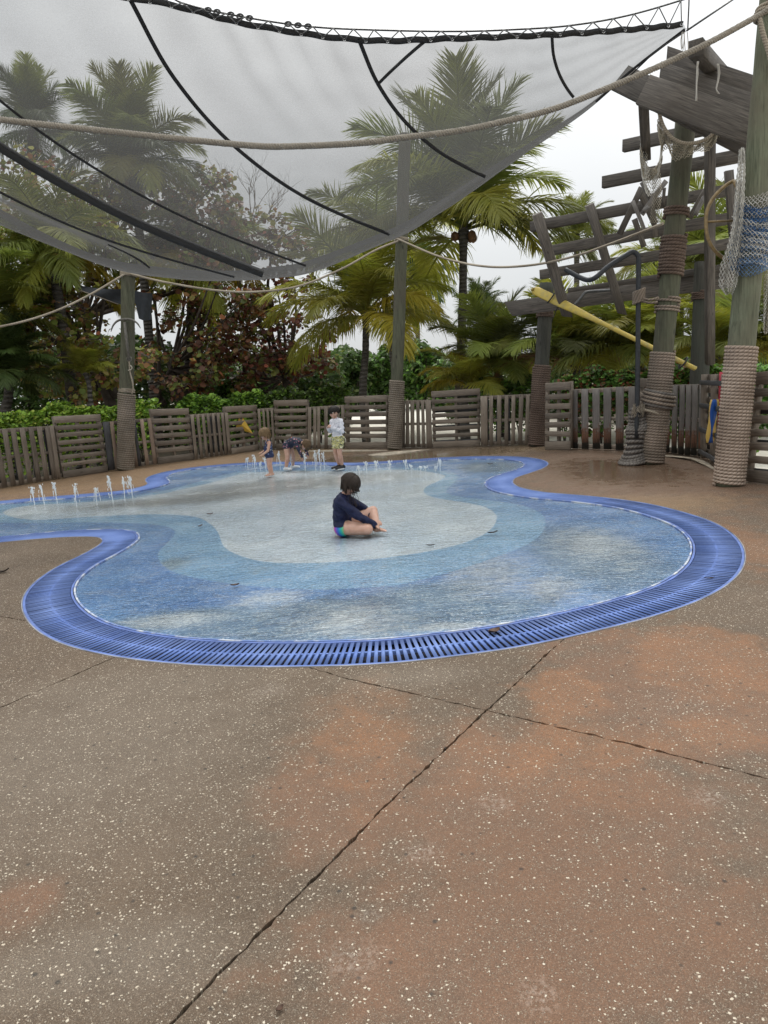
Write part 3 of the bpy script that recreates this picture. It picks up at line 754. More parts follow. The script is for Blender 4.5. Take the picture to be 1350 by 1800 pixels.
# knotted rope bundle at the foot of the second pole
def bundle():
    b = ground(1113, 816)
    root = thing('rope_bundle', b, 'thick knotted rope bundle heaped round the foot of the dark iron pipe', 'rope bundle')
    Y = b.y; cs = []
    prof = [(1113, 814, 24), (1114, 806, 22), (1115, 798, 18), (1117, 785, 15), (1118, 770, 15), (1121, 757, 18), (1124, 748, 18), (1123, 738, 14), (1122, 728, 14), (1124, 718, 12)]
    s = np.linspace(0, len(prof)-1, 520); pr = np.array(prof)
    tot = []
    for i, u in enumerate(s):
        px, py, r = [np.interp(u, range(len(prof)), pr[:, k]) for k in range(3)]
        c = at(px, py, Y); a = 2*PI*17*i/520; R_ = r*mpp(Y)*random.uniform(.97, 1.03)
        tilt = 0.25*math.sin(i*.02)
        tot.append(c+Vector((math.cos(a)*R_, math.sin(a)*R_, math.sin(a+1)*R_*tilt)))
    V, F_q, uv = tube(tot, .026, 8); link('rope_coil', mk('rope_coil', V, F_q, uv, smooth=True, mat=ROPE_DK), root)
    core = tube([at(p[0], p[1], Y) for p in prof], [p[2]*mpp(Y)*.95 for p in prof], 14)
    link('rope_core', mk('rope_core', core[0], core[1], smooth=True, mat=plain('rope_shadow', (.06, .05, .045), .95)), root)
    # frayed ends
    mb = MB()
    for i in range(60):
        p = at(1124+random.uniform(-12, 10), 712+random.uniform(-3, 5), Y-.15); pts = [p]
        for k in range(4): p = p+Vector((random.uniform(-.02, .02), random.uniform(-.02, .01), -random.uniform(.01, .05))); pts.append(p)
        q = tube(pts, .004, 4, False); mb.add(q[0], q[1], q[2])
    link('frayed_end', mb.mesh('frayed_end', ROPE_L, uv=True), root)
    # hanks round pole
    ax, s_of, L, X, Yv, D = p2[1:7]
    def hank(y0, y1, turns, th, m, out, name='lashing'):
        n = int(40*turns); pts = []
        for i in range(n+1):
            f = i/n; a = 2*PI*turns*f; s = s_of(y0+(y1-y0)*f); c, _, _ = ax(s); r_ = .15+out+th*.6
            pts.append(c+X*(r_*math.cos(a))+Yv*(r_*math.sin(a))+D*(.03*math.sin(a*1.0+.8)))
        V, Fq, uv = tube(pts, th, 8); link(name, mk(name, V, Fq, uv, smooth=True, mat=m), root)
    hank(716, 688, 6, .024, ROPE_DK, .042); hank(712, 692, 3, .022, ROPE_M, .07)
    pts = catmull([tuple(at(1126, 720, Y-.12)), tuple(at(1140, 722, Y-.2)), tuple(at(1155, 727, Y-.24)), tuple(at(1168, 734, Y-.2)), tuple(at(1176, 741, Y-.08))], 8)
    V, Fq, uv = tube(pts, .022, 8); link('lashing', mk('lashing', V, Fq, uv, smooth=True, mat=ROPE_L), root)
bundle()

def pipes():
    IRON = plain('dark_iron', (0.035, 0.038, 0.042), .55, .3, 30, .4, .003); GREY = plain('grey_pipe', (0.10, 0.10, 0.10), .5, .25, 20, .3)
    Y = ground(1115, 818).y
    root = thing('iron_pipe', ground(1120, 816), 'tall dark pipe bent over at the top beside the dark green pole', 'pipe')
    pts = catmull([tuple(at(*p, Y)) for p in [(1119, 770), (1121, 650), (1122, 520), (1122.5, 465), (1121, 449), (1112, 443), (1100, 449), (1070, 468), (1048, 487)]]+[tuple(at(1035, 492, Y+.1)), tuple(at(1020, 488, Y+.2)), tuple(at(994, 474, Y+.35))], 6)
    V, Fq, uv = tube(pts, .036, 12); link('pipe', mk('pipe', V, Fq, smooth=True, mat=IRON), root)
    # tie of rope round the pipe and pole
    H = []
    for i in range(220):
        f = i/219; a = 2*PI*8*f; c = at(1122.5+f*1, 532-22*f, Y); H.append(c+Vector((math.cos(a)*.075, math.sin(a)*.075, .02*math.cos(a))))
    V, Fq, uv = tube(H, .018, 7); link('rope_tie', mk('rope_tie', V, Fq, uv, smooth=True, mat=ROPE_M), root)
    for a, b in (((1128, 524), (1158, 523)), ((1128, 529), (1156, 531))):
        pts = catmull([tuple(at(*a, Y-.05)), tuple(at((a[0]+b[0])/2, a[1]+3, Y-.12)), tuple(at(*b, Y-.14))], 8)
        V, Fq, uv = tube(pts, .018, 7); link('rope_tie', mk('rope_tie', V, Fq, uv, smooth=True, mat=ROPE_M), root)
    o2 = [tuple(at(*p, 13.2)) for p in [(1009, 537), (1020, 525), (1027, 516), (1034, 513), (1060, 511), (1104, 508)]]
    V, Fq, uv = tube(catmull(o2, 5), .026, 10); me = mk('handrail_pipe', V, Fq, smooth=True, mat=GREY)
    r2 = thing('broken_pipe', o2[0], 'short grey pipe fixed along the girder, below the lattice', 'pipe'); link('pipe', me, r2)
    c = tube([Vector(o2[-1])-Vector((.06, 0, 0)), Vector(o2[-1])+Vector((.03, 0, 0))], .034, 10); link('end_cap', mk('end_cap', c[0], c[1], mat=GREY), r2)
pipes()

# ------------------------------------------------------------------ pergola
def pergola():
    root = thing('pergola', ground(1150, 800), 'ruined grey timber pergola of crossed beams over the right side', 'pergola')
    def beam(name, a, b, Ya, Yb, hpx, th, mat=WOOD_B, point=0, upv=(0, 0, 1), label=None):
        A, B = at(*a, Ya), at(*b, Yb)
        return plank(name, A, B, hpx*mpp((Ya+Yb)/2), th, upv, mat, root, .006, point, label)
    # roof boards at upper right
    beam('roof_beam', (1131, 158), (1352, 239), 9.7, 9.0, 46, .09)
    beam('roof_beam', (1152, 132), (1372, 212), 10.0, 9.3, 40, .09, point=-.13)
    beam('roof_beam', (1162, 107), (1382, 182), 10.4, 9.7, 42, .09, point=-.16)
    beam('roof_beam', (1086, 135), (1350, 268), 10.5, 9.8, 40, .09, point=.06)
    beam('crosspiece', (1223, 84), (1268, 132), 9.0, 10.9, 22, .16)
    # lattice of long battens
    for a, b, Ya, Yb, h in [((1096, 257), (1300, 214), 12.4, 11.3, 19), ((1060, 321), (1310, 272), 12.7, 11.3, 19), ((933, 399), (1310, 329), 13.0, 11.5, 17), ((971, 440), (1310, 379), 13.3, 11.7, 17), ((950, 483), (1310, 424), 13.6, 11.9, 16), ((1000, 512), (1310, 465), 13.8, 12.1, 10)]:
        beam('batten', a, b, Ya, Yb, h, .11)
    beam('girder', (888, 544), (1330, 484), 14.25, 12.2, 26, .12, point=-.15)
    beam('rafter', (998, 560), (944, 376), 13.3, 12.6, 16, .10, upv=(1, 0, 0), point=-.1)
    beam('rafter', (1095, 556), (1036, 360), 13.0, 12.4, 13, .10, upv=(1, 0, 0), point=-.1)
    beam('post', (1248, 640), (1248, 228), 11.2, 10.4, 13, .12, upv=(1, 0, 0))
    beam('hanging_strut', (1136, 278), (1131, 178), 11.0, 9.9, 15, .09, upv=(1, 0, 0))
    beam('post', (1290, 420), (1281, 300), 11.0, 11.0, 14, .06, upv=(1, 0, 0))
    # broken scissor lattice
    for a, b, Y, h, m in [((1128, 330), (1089, 412), 11.8, 10, WOOD_B), ((1112, 353), (1133, 405), 11.6, 6, WOOD_BL), ((1128, 320), (1144, 350), 11.6, 7, WOOD_BL), ((1171, 318), (1128, 377), 11.5, 8, WOOD_BL), ((1124, 334), (1152, 394), 11.9, 11, WOOD_B), ((1115, 385), (1132, 434), 12.0, 9, WOOD_B), ((1145, 340), (1152, 416), 12.0, 8, WOOD_B), ((1240, 335), (1212, 384), 11.4, 9, WOOD_B), ((1222, 378), (1238, 346), 11.2, 7, WOOD_BL), ((1168, 330), (1166, 360), 11.9, 5, WOOD_B), ((1130, 372), (1140, 364), 11.4, 6, WOOD_BL)]:
        beam('lath', a, b, Y, Y+.05, h, .03, m, upv=(1, 0, 0))
    for a, Y in (((1134, 392), 11.4), ((1090, 150), 9.6)):
        pass
pergola()

# hoop of a landing net, oar, boards, pennant, anchor
def hoop():
    OCH = plain('ochre_hoop', (0.20, 0.135, 0.055), .5, .25, 25)
    Y = 8.6
    root = thing('net_hoop', at(1245, 395, Y), 'brown bent hoop with one spoke sticking out left of the blue net', 'hoop')
    P = catmull([tuple(at(x, y, Y+dy)) for x, y, dy in [(1298, 336, -.1), (1292, 322, -.05), (1288, 319, 0), (1272, 329, 0), (1254, 348, 0), (1243, 370, 0), (1241, 394, 0), (1245, 420, 0), (1256, 440, .02), (1274, 455, .05), (1300, 466, .1)]], 7)
    q = tube(P, .021, 10); link('rim', mk('rim', q[0], q[1], smooth=True, mat=OCH), root)
    q = tube([at(1242, 390, Y), at(1288, 388, Y)], .013, 8); link('spoke', mk('spoke', q[0], q[1], smooth=True, mat=OCH), root)
hoop()
def oar():
    t = NT('yellow_oar_paint'); v = t.coord(); n = t.noise(v, 9, 5, .7)
    YM = t.done(t.bsdf(Base_Color=t.mix(t.mr(n, .45, .7), (0.50, 0.37, 0.06), (0.33, 0.27, 0.10)), Roughness=.5))
    BLK = plain('black_strap', (.015, .015, .015), .6)
    a, b = at(938, 509, 13.6), at(1222, 648, 11.3)
    root = thing('oar', a, 'long yellow oar slanting down from the short pole to the dark post', 'oar')
    X = (b-a).normalized(); Yv = Vector((0, -1, 0)); Z = X.cross(Yv).normalized()
    L = (b-a).length; V = []; Fq = []; n = 40
    for i in range(n+1):
        f = i/n; s = f*L
        k = 1 if s < .62 else max(0, 1-(s-.62)/1.0)
        hw = .040+(.084-.040)*k; th = .036*(1-k)+.02*k
        if i == 0: hw *= .8
        for j in range(10):
            an = 2*PI*j/10; c = a+X*s+Z*(hw*math.cos(an))+Vector((0, 1, 0))*((.048*(1-k)+th*k)*math.sin(an)); V.append(c)
    for i in range(n):
        for j in range(10): A = i*10+j; B = i*10+(j+1) % 10; Fq.append([A, B, B+10, A+10])
    for e in (0, n*10):
        for j in range(1, 5): Fq.append([e+j-1 if j > 1 else e, e+j, e+9-j if False else e+10-j, e+(11-j) % 10 if j > 1 else e+0])
    link('paddle', mk('paddle', [tuple(v) for v in V], Fq[:n*10], smooth=True, mat=YM), root)
    for e in (0, L):
        cap = tube([a+X*(e-.004), a+X*(e+.004)], .045 if e else .075, 10, True, .5)
        link('end_cap', mk('end_cap', cap[0], cap[1], mat=YM), root)
    for s in (.42, L-.22):
        pts = [a+X*s+Z*(.10*math.cos(q))+Vector((0, 1, 0))*(.07*math.sin(q)) for q in np.linspace(0, 2*PI, 20)]
        q = tube(pts, .014, 6, False); link('strap', mk('strap', q[0], q[1], mat=BLK), root)
    q = tube(catmull([tuple(at(995, 505, 13.2)), tuple(at(982, 535, 13.25)), tuple(at(970, 565, 13.4))], 6), .008, 5); link('strap', mk('strap', q[0], q[1], mat=BLK), root)
oar()
def boards():
    Y = ground(1262, 822).y-.12
    t = NT('blue_yellow_board'); u = t.n('SeparateXYZ', {0: t.coord()})
    wv = t.math('MULTIPLY', t.math('SINE', t.math('MULTIPLY', u.outputs[2], 11.0)), .018)
    d = t.math('SUBTRACT', t.math('ABSOLUTE', t.math('ADD', u.outputs[0], t.math('MULTIPLY', u.outputs[2], .03))), t.math('ADD', .032, wv))
    BM = t.done(t.bsdf(Base_Color=t.mix(t.mr(d, -.003, .003), (0.012, 0.085, 0.36), (0.62, 0.42, 0.10)), Roughness=.45))
    A, B = at(1250, 779, Y), at(1254, 702, Y)
    root = thing('painted_board', A, 'blue and yellow wavy board leaning on the fence beside the red plank', 'painted board')
    c = (A+B)/2; h = (B-A).length; prof = []
    n = 16; V = []; Fq = []
    for i in range(n+1):
        f = i/n; wd = .055*(1 if .1 < f < .95 else .85)+.006*math.sin(f*9)
        for (x, y) in ((-wd, -.012), (wd, -.012), (wd, .012), (-wd, .012)): V.append((x, y, -h/2+h*f))
    for i in range(n):
        for j in range(4): Fq.append([i*4+j, i*4+(j+1) % 4, i*4+4+(j+1) % 4, i*4+4+j])
    Fq += [[3, 2, 1, 0], [n*4, n*4+1, n*4+2, n*4+3]]
    Mx = Matrix.Translation(c)@Matrix.Rotation(R(2), 4, 'Y')@Matrix.Rotation(R(8), 4, 'X')
    link('board', mk('board', V, Fq, mat=BM), root, None, Mx)
    RED = plain('red_paint', (0.34, 0.012, 0.03), .5, .2, 8)
    r2 = thing('red_plank', at(1264, 818, Y), 'narrow red plank standing upright against the fence behind the thick right pole', 'plank')
    plank('board', at(1265, 815, Y), at(1270, 654, Y+.1), .085, .025, (1, 0, 0), RED, r2)
boards()
def pennant():
    t = NT('yellow_cloth'); n = t.noise(t.coord(), 6, 4)
    YM = t.done(t.bsdf(Base_Color=t.mix(t.mr(n, .35, .65), (0.48, 0.30, 0.035), (0.62, 0.40, 0.06)), Roughness=.7))
    Y = ground(430, 794).y-.13
    a, b, c = at(422.5, 727, Y), at(414, 753, Y-.05), at(444, 762, Y-.02); m = (a+b+c)/3+Vector((0, -.07, 0)); d = Vector((0, .03, 0))
    V = [a, b, c, m, a+d, b+d, c+d, m+d]
    me = bpy.data.meshes.new('yellow_pennant'); me.from_pydata([tuple(v) for v in V], [], [(0, 1, 3), (1, 2, 3), (2, 0, 3), (5, 4, 7), (6, 5, 7), (4, 6, 7), (0, 4, 5, 1), (1, 5, 6, 2), (2, 6, 4, 0)]); me.materials.append(YM)
    tag(link('yellow_pennant', me), 'yellow triangular pennant fixed to a slatted fence pallet', 'pennant')
pennant()
def anchor():
    M_ = plain('weathered_anchor', (0.13, 0.12, 0.10), .8, .3, 30, 0, .003)
    Y = ground(220, 826).y-.20
    root = thing('anchor', at(228, 632, Y), 'upside-down grey anchor hanging against the left rope-footed pole', 'anchor')
    q = tube([at(219, 566, Y), at(222, 595, Y), at(227, 634, Y)], [.03, .034, .026], 8); link('shank', mk('shank', q[0], q[1], smooth=True, mat=M_), root)
    P = catmull([tuple(at(x, y, Y-o)) for x, y, o in [(195, 583, .04), (199, 572, .03), (207, 564, .01), (219, 561, 0), (231, 562, .01), (241, 568, .03), (247, 577, .04)]], 6)
    r_ = np.interp(np.linspace(0, 1, len(P)), [0, .1, .5, .9, 1], [.008, .02, .034, .02, .008])
    q = tube(P, r_, 8, True, .8); link('arms', mk('arms', q[0], q[1], smooth=True, mat=M_), root)
    c = at(227, 631, Y); q = tube([c+Vector((.05*math.cos(a), 0, .05*math.sin(a))) for a in np.linspace(0, 2*PI, 18)], .014, 6, False); link('ring', mk('ring', q[0], q[1], smooth=True, mat=M_), root)
    P = catmull([tuple(at(x, y, Y)) for x, y in [(227, 634), (228, 648), (229, 656), (233, 672), (234, 686), (232, 692)]], 6)
    q = tube(P, .016, 7); link('rope', mk('rope', q[0], q[1], q[2], smooth=True, mat=ROPE_L), root)
    P = catmull([tuple(at(x, y, Y-.03)) for x, y in [(225, 651), (230, 650), (232, 646), (229, 642)]], 6)
    q = tube(P, .012, 6); link('hook', mk('hook', q[0], q[1], smooth=True, mat=plain('pale_rope_hook', (.4, .37, .3), .8)), root)
anchor()

# ------------------------------------------------------------------ ropes
def three_strand(pts, rad, lay, name, label, mat):
    P = np.array(pts, float); d = np.r_[0, np.cumsum(np.linalg.norm(np.diff(P, axis=0), axis=1))]
    n = int(d[-1]/(lay/7)); s = np.linspace(0, d[-1], n); C = np.stack([np.interp(s, d, P[:, k]) for k in range(3)], 1)
    T, N, B = frames(C); mb = MB()
    for k in range(3):
        a = 2*PI*(s/lay)+k*2*PI/3
        Q = C+0.5*rad*(np.cos(a)[:, None]*N+np.sin(a)[:, None]*B)
        v, f, u = tube(Q, rad*.56, 6); mb.add(v, f, u)
    o = link(name, mb.mesh(name, mat, True, True), None); return tag(o, label, 'rope')
t = NT('weathered_rope'); v = t.coord(); n = t.noise(v, 4, 4); f = t.noise(v, 220, 2)
ROPE_S = t.done(t.bsdf(Base_Color=t.mix(t.mr(f, .35, .65), (0.13, 0.115, 0.092), (0.34, 0.30, 0.245)), Roughness=.9, Normal=t.bump(f, .003)))
def cr(lst, n=10): return catmull([tuple(at(*p)) for p in lst], n)
Yp1 = ground(1281, 853).y
three_strand(cr([(-120, 190, 7.6), (0, 210, 7.6), (200, 232, 7.6), (430, 255, 7.6), (520, 257, 7.6), (640, 251, 7.65), (700, 243, 7.7), (800, 231, 7.75), (875, 216, 7.8), (975, 191, 7.9), (1075, 152, 7.95), (1125, 131, 8.0), (1175, 109, 8.05), (1250, 73, 8.1), (1325, 32, Yp1-.18), (1352, 16, Yp1-.2)], 24), .031, .085, 'hanging_rope', 'thick twisted rope sagging across in front of the shade sail to the right pole', ROPE_S)
def rope(lst, r, label, mat=ROPE_L, name='hanging_rope', cat='rope'):
    q = tube(cr(lst), r, 7); return tag(link(name, mk(name, q[0], q[1], q[2], smooth=True, mat=mat)), label, cat)
Ym, Yl, Yp2 = ground(694, 790).y, ground(220, 826).y, ground(1146, 815).y
rope([(699, 420, Ym-.15), (775, 452, Ym-1), (850, 468, Ym-2), (925, 467, Ym-2.6), (1000, 453, Ym-3.3), (1075, 428, Ym-4.2), (1165, 393, Yp2-.18)], .021, 'thin rope sagging from the middle pole to the dark green pole below the lattice')
rope([(704, 422, Ym-.15), (660, 440, Ym-.3), (600, 473, Ym-.5), (525, 503, Ym-.8), (450, 513, Ym-1), (375, 510, Ym-1.1), (285, 495, Ym-1.1), (229, 481, Yl-.16)], .021, 'thin rope sagging under the shade sail between the left pole and the middle pole')
rope([(219, 482, Yl-.15), (160, 517, Yl-.5), (102, 545, Yl-.9), (34, 567, Yl-1.2), (-60, 585, Yl-1.6)], .021, 'pale rope running from the anchor pole top down to the left edge')
rope([(1335, 33, Yp1-.17), (1342, 62, Yp1-.2), (1352, 95, Yp1-.2), (1362, 140, Yp1-.19)], .026, 'loose tan rope end hanging down the top of the thick right pole')
STR = plain('pale_twine', (0.5, 0.47, 0.42), .8)
for pts, lab in (([(1227, 108, 9.0), (1226, 130, 9.0), (1225, 150, 9.0), (1224, 177, 9.0)], 'longer white twine hanging straight down from the square timber end'), ([(1262, 112, 9.3), (1264, 130, 9.3), (1261, 150, 9.3), (1259, 158, 9.3), (1264, 165, 9.3)], 'shorter knotted white twine hanging right of the square timber end')):
    mb = MB()
    for k in range(3):
        q = tube(cr([(p[0]+random.uniform(-1.5, 1.5), p[1], p[2]) for p in pts], 5), .006, 4); mb.add(*q)
    tag(link('twine', mb.mesh('twine', STR)), lab, 'twine')

# ------------------------------------------------------------------ shade sail
TOP = [(-1100, -100, 9.4), (-900, 0, 9.2), (-720, 40, 9.0), (-560, 40, 8.9), (-420, 20, 8.8), (-330, 0, 8.7), (-230, -50, 8.6), (225, -8, 8.5), (430, 39, 8.5), (630, 68, 8.5), (800, 66, 8.5), (970, 60, 8.6), (1100, 52, 8.7), (1203, 43, 8.8)]
BOT = [(-350, 130, 11.0), (-60, 345, 11.8), (150, 456, 12.3), (300, 486, 12.6), (420, 489, 12.7), (470, 484, 12.7), (545, 470, 12.6), (690, 414, 11.9), (772, 366, 11.4), (856, 312, 10.9), (943, 253, 10.3), (1030, 193, 9.7), (1115, 120, 9.2), (1206, 50, 8.82)]
NU, NV = len(TOP), 5
def sail_ctrl():
    G = np.zeros((NU, 7, 3))
    for i, (t_, b_) in enumerate(zip(TOP, BOT)):
        L = math.hypot(b_[0]-t_[0], b_[1]-t_[1]); nx, ny = -(b_[1]-t_[1])/L, (b_[0]-t_[0])/L
        if ny < 0: nx, ny = -nx, -ny
        k = [.015, .015, .02, .03, .085, .06, .08, .125, .13, .13, .13, .13, .07, .07][i]
        for j, v in enumerate((0, .25, .5, .75, 1.0)):
            bl = k*L*4*v*(1-v)*(1.0)
            px = t_[0]+(b_[0]-t_[0])*v+nx*bl*.9; py = t_[1]+(b_[1]-t_[1])*v+ny*bl*.9
            Y = t_[2]+(b_[2]-t_[2])*v**1.0
            G[i, j] = at(px, py, Y)
        d = b_[2]-t_[2]
        G[i, 5] = at(b_[0]+1, b_[1]-min(5, .02*L), b_[2]+.14*d+.02)
        G[i, 6] = at(b_[0]+2, b_[1]-min(14, .05*L), b_[2]+.26*d+.04)
    return G
SG = sail_ctrl()
def cat1(P, n):
    return catmull(P, n)
def sail_grid(nu=10, nv=10):
    A = np.stack([catmull(SG[:, j], nu) for j in range(7)], 1)
    return np.stack([catmull(A[i], nv) for i in range(len(A))], 0)
SU, SV = 14, 10
SAILG = sail_grid(SU, SV)
def sail_pt(u, v):   # u in column units, v in 0..1 (front) .. 1.5
    a = min(max(u*SU, 0), SAILG.shape[0]-1.001); b = min(max(v*4*SV, 0), SAILG.shape[1]-1.001)
    i, j = int(a), int(b); fa, fb = a-i, b-j
    p = (SAILG[i, j]*(1-fa)*(1-fb)+SAILG[i+1, j]*fa*(1-fb)+SAILG[i, j+1]*(1-fa)*fb+SAILG[i+1, j+1]*fa*fb)
    return p
def sail():
    t = NT('black_shade_mesh'); v = t.coord()
    lw = t.n('LayerWeight', {'Blend': .5}).outputs['Facing']
    cosv = t.math('MAXIMUM', t.math('SUBTRACT', 1.0, lw), .12)
    nz = t.noise(t.vmap(v, (1, 1, 3)), 1.2, 4); wv = t.noise(v, 70, 2, .7)
    T0 = t.math('ADD', t.mr(nz, .3, .7, .54, .585), t.mr(wv, .3, .7, -.03, .03))
    T = t.math('POWER', T0, t.math('DIVIDE', 1.0, cosv))
    df = t.n('BsdfDiffuse', {'Color': (0.03, 0.03, 0.03)}).outputs[0]
    tl = t.n('BsdfTranslucent', {'Color': (0.072, 0.070, 0.067)}).outputs[0]
    sh = t.n('AddShader', {0: df, 1: tl}).outputs[0]
    SM = t.done(t.n('MixShader', {0: T, 1: sh, 2: t.n('BsdfTransparent').outputs[0]}).outputs[0])
    root = thing('shade_sail', at(400, 100, 9), 'huge translucent black mesh shade sail sagging over the splash pad', 'shade sail')
    Gd = SAILG.copy(); nu, nv = Gd.shape[:2]
    U, Vv = np.meshgrid(np.linspace(0, NU-1, nu), np.linspace(0, 1.5, nv), indexing='ij')
    rip = .006*np.sin(U*9+Vv*3)*np.clip(1-Vv*2.2, 0, 1)+.03*np.sin(Vv*46+U*2.2)*np.exp(-((Vv-1.0)/.10)**2)*np.clip((U-5)/2, 0, 1)*np.clip((10.5-U)/2, 0, 1)+.004*np.sin(Vv*30+np.sin(U)*4)+.02*np.sin(U*16+np.sin(U*3)*2)*np.exp(-(Vv/.35)**2)
    Gd[:, :, 2] += rip*np.clip((NU-1-U)/2, 0, 1)
    V = Gd.reshape(-1, 3); i, j = np.meshgrid(np.arange(nu-1), np.arange(nv-1), indexing='ij'); a = (i*nv+j).ravel()
    link('cloth', mk('cloth', V, np.stack([a, a+nv, a+nv+1, a+1], 1), smooth=True, mat=SM), root)
    BLK = plain('black_webbing', (0.012, 0.012, 0.013), .7, .3, 60)
    def ribbon(path, wd, name, lift=.02, m=BLK):
        P = np.array(path); T_ = np.gradient(P, axis=0); T_ /= np.linalg.norm(T_, axis=1)[:, None]
        e = np.array(EYE)-P; e /= np.linalg.norm(e, axis=1)[:, None]; P = P+e*lift
        W = np.cross(T_, e); W /= np.linalg.norm(W, axis=1)[:, None]
        n = len(P); V = np.vstack([P-W*wd/2, P+W*wd/2, P+W*wd/2-e*.006, P-W*wd/2-e*.006]); i = np.arange(n-1)
        F = np.vstack([np.stack([i, i+1, i+n+1, i+n], 1), np.stack([i+2*n, i+2*n+1, i+3*n+1, i+3*n], 1), np.stack([i+n, i+n+1, i+2*n+1, i+2*n], 1), np.stack([i+3*n, i+3*n+1, i+1, i], 1)])
        link(name, mk(name, V, F, mat=m), root)
    vs_ = np.linspace(0, .985, 40)
    ribbon([sail_pt(7, v) for v in vs_], .048, 'seam_strap'); ribbon([sail_pt(9, v) for v in vs_], .044, 'seam_strap')
    ribbon([sail_pt(11, v) for v in np.linspace(0, .80, 30)], .034, 'seam_strap'); ribbon([sail_pt(6, v) for v in vs_], .034, 'seam_strap')
    ribbon([sail_pt(4, v) for v in vs_], .034, 'seam_strap')
    ribbon([sail_pt(9.72-.70*f, .0+.24*f) for f in np.linspace(0, 1, 14)], .034, 'seam_strap')
    ribbon([sail_pt(3.55+.0*f-.55*f, .80+.14*f) for f in np.linspace(0, 1, 14)], .03, 'seam_strap')
    GF = NT('dark_fold'); GF = GF.done(GF.bsdf(Base_Color=(.03, .03, .03), Roughness=.8))
    ribbon([sail_pt(5, v) for v in vs_], .13, 'fold_band', .015, GF)
    hem = [sail_pt(u, .006) for u in np.linspace(0, NU-1.02, 220)]
    hem = [h+np.array([0, 0, .006*math.sin(k*1.1)]) for k, h in enumerate(hem)]
    ribbon(hem, .06, 'hem', .02)
    redge = [sail_pt(u, 1.0) for u in np.linspace(11.2, NU-1.02, 40)]; ribbon(redge, .03, 'hem', .02)
    # cable above the hem, lacing between
    CB = plain('steel_cable', (0.06, 0.06, 0.06), .4, .2, 50, .6)
    cab = catmull([tuple(at(*p)) for p in [(-1100, -160, 9.3), (-560, -10, 8.8), (-230, -90, 8.55), (225, -38, 8.45), (320, 5, 8.45), (430, 30, 8.45), (550, 47, 8.45), (675, 53, 8.45), (800, 55, 8.45), (900, 52, 8.5), (1000, 45, 8.55), (1100, 28, 8.6), (1205, -2, 8.7), (1330, -45, 8.8)]], 14)
    q = tube(cab, .010, 6); link('cable', mk('cable', q[0], q[1], smooth=True, mat=CB), root)
    LC = plain('lacing_cord', (0.13, 0.13, 0.13), .7); mb = MB(); eye = MB()
    def cabx(px):   # cable point by photo column
        best = None
        for c in cab:
            d = Vector(c)-EYE; x = CX+FPX*d.dot(RX)/d.dot(F_); k = abs(x-px)
            if best is None or k < best[0]: best = (k, c)
        return best[1]
    def hemu(px):
        lo, hi = 6.0, NU-1.05
        for _ in range(30):
            m = (lo+hi)/2; d = Vector(sail_pt(m, .01))-EYE; x = CX+FPX*d.dot(RX)/d.dot(F_)
            if x < px: lo = m
            else: hi = m
        return sail_pt(lo, .012)
    pxs = list(np.arange(205, 1205, 38)); prev = None
    pts = []
    for k, px in enumerate(pxs):
        pts.append(cabx(px)); pts.append(hemu(px+20))
        g = hemu(px+20); e = np.array(EYE)-g; e /= np.linalg.norm(e); th = np.linspace(0, 2*PI, 9)
        ring = [g+e*.035+.014*(math.cos(a)*np.array(RX)+math.sin(a)*np.array(UX)) for a in th]
        q = tube(ring, .005, 5, False); eye.add(*q)
    for a, b in zip(pts[:-1], pts[1:]):
        e = (np.array(EYE)-a); e /= np.linalg.norm(e)
        q = tube([a+e*.03, (a+b)/2+e*.035, b+e*.04], .0065, 5); mb.add(*q)
    o = link('lacing', mb.mesh('lacing', LC), root); o['kind'] = 'stuff'
    o = link('eyelets', eye.mesh('eyelets', plain('grommet_steel', (.5, .5, .5), .3, .1, 10, 1.0)), root); o['kind'] = 'stuff'
    # shackles on the cable
    for px in (365, 380, 402, 420, 436, 505, 522, 540):
        c = Vector(cabx(px)); q = tube([c+Vector((.035*math.cos(a), 0, .022*math.sin(a))) for a in np.linspace(0, 2*PI, 12)], .009, 5, False)
        link('shackle', mk('shackle', q[0], q[1], smooth=True, mat=CB), root)
    # corner ties
    tie = at(1209, 52, 8.8)
    for pts in ([(1209, 52, 8.8), (1211, 10, 8.75), (1212, -30, 8.75)], [(1205, 55, 8.8), (1150, 92, 8.95), (1090, 150, 9.6)]):
        q = tube([at(*p) for p in pts], .008, 5); link('tie_line', mk('tie_line', q[0], q[1], mat=CB), root)
    q = tube([at(1207, 54, 8.8), at(1290, -2, 8.9), at(1400, -80, 9.2)], .011, 5); link('tie_line', mk('tie_line', q[0], q[1], mat=CB), root)
    mb = MB()
    for k in range(5):
        x = random.uniform(1198, 1210); q = tube(cr([(x, 56, 8.8), (x+random.uniform(-3, 3), 70, 8.8), (x+random.uniform(-4, 4), random.uniform(78, 95), 8.8)], 4), .005, 4); mb.add(*q)
    link('loose_cord', mb.mesh('loose_cord', STR), root)
sail()

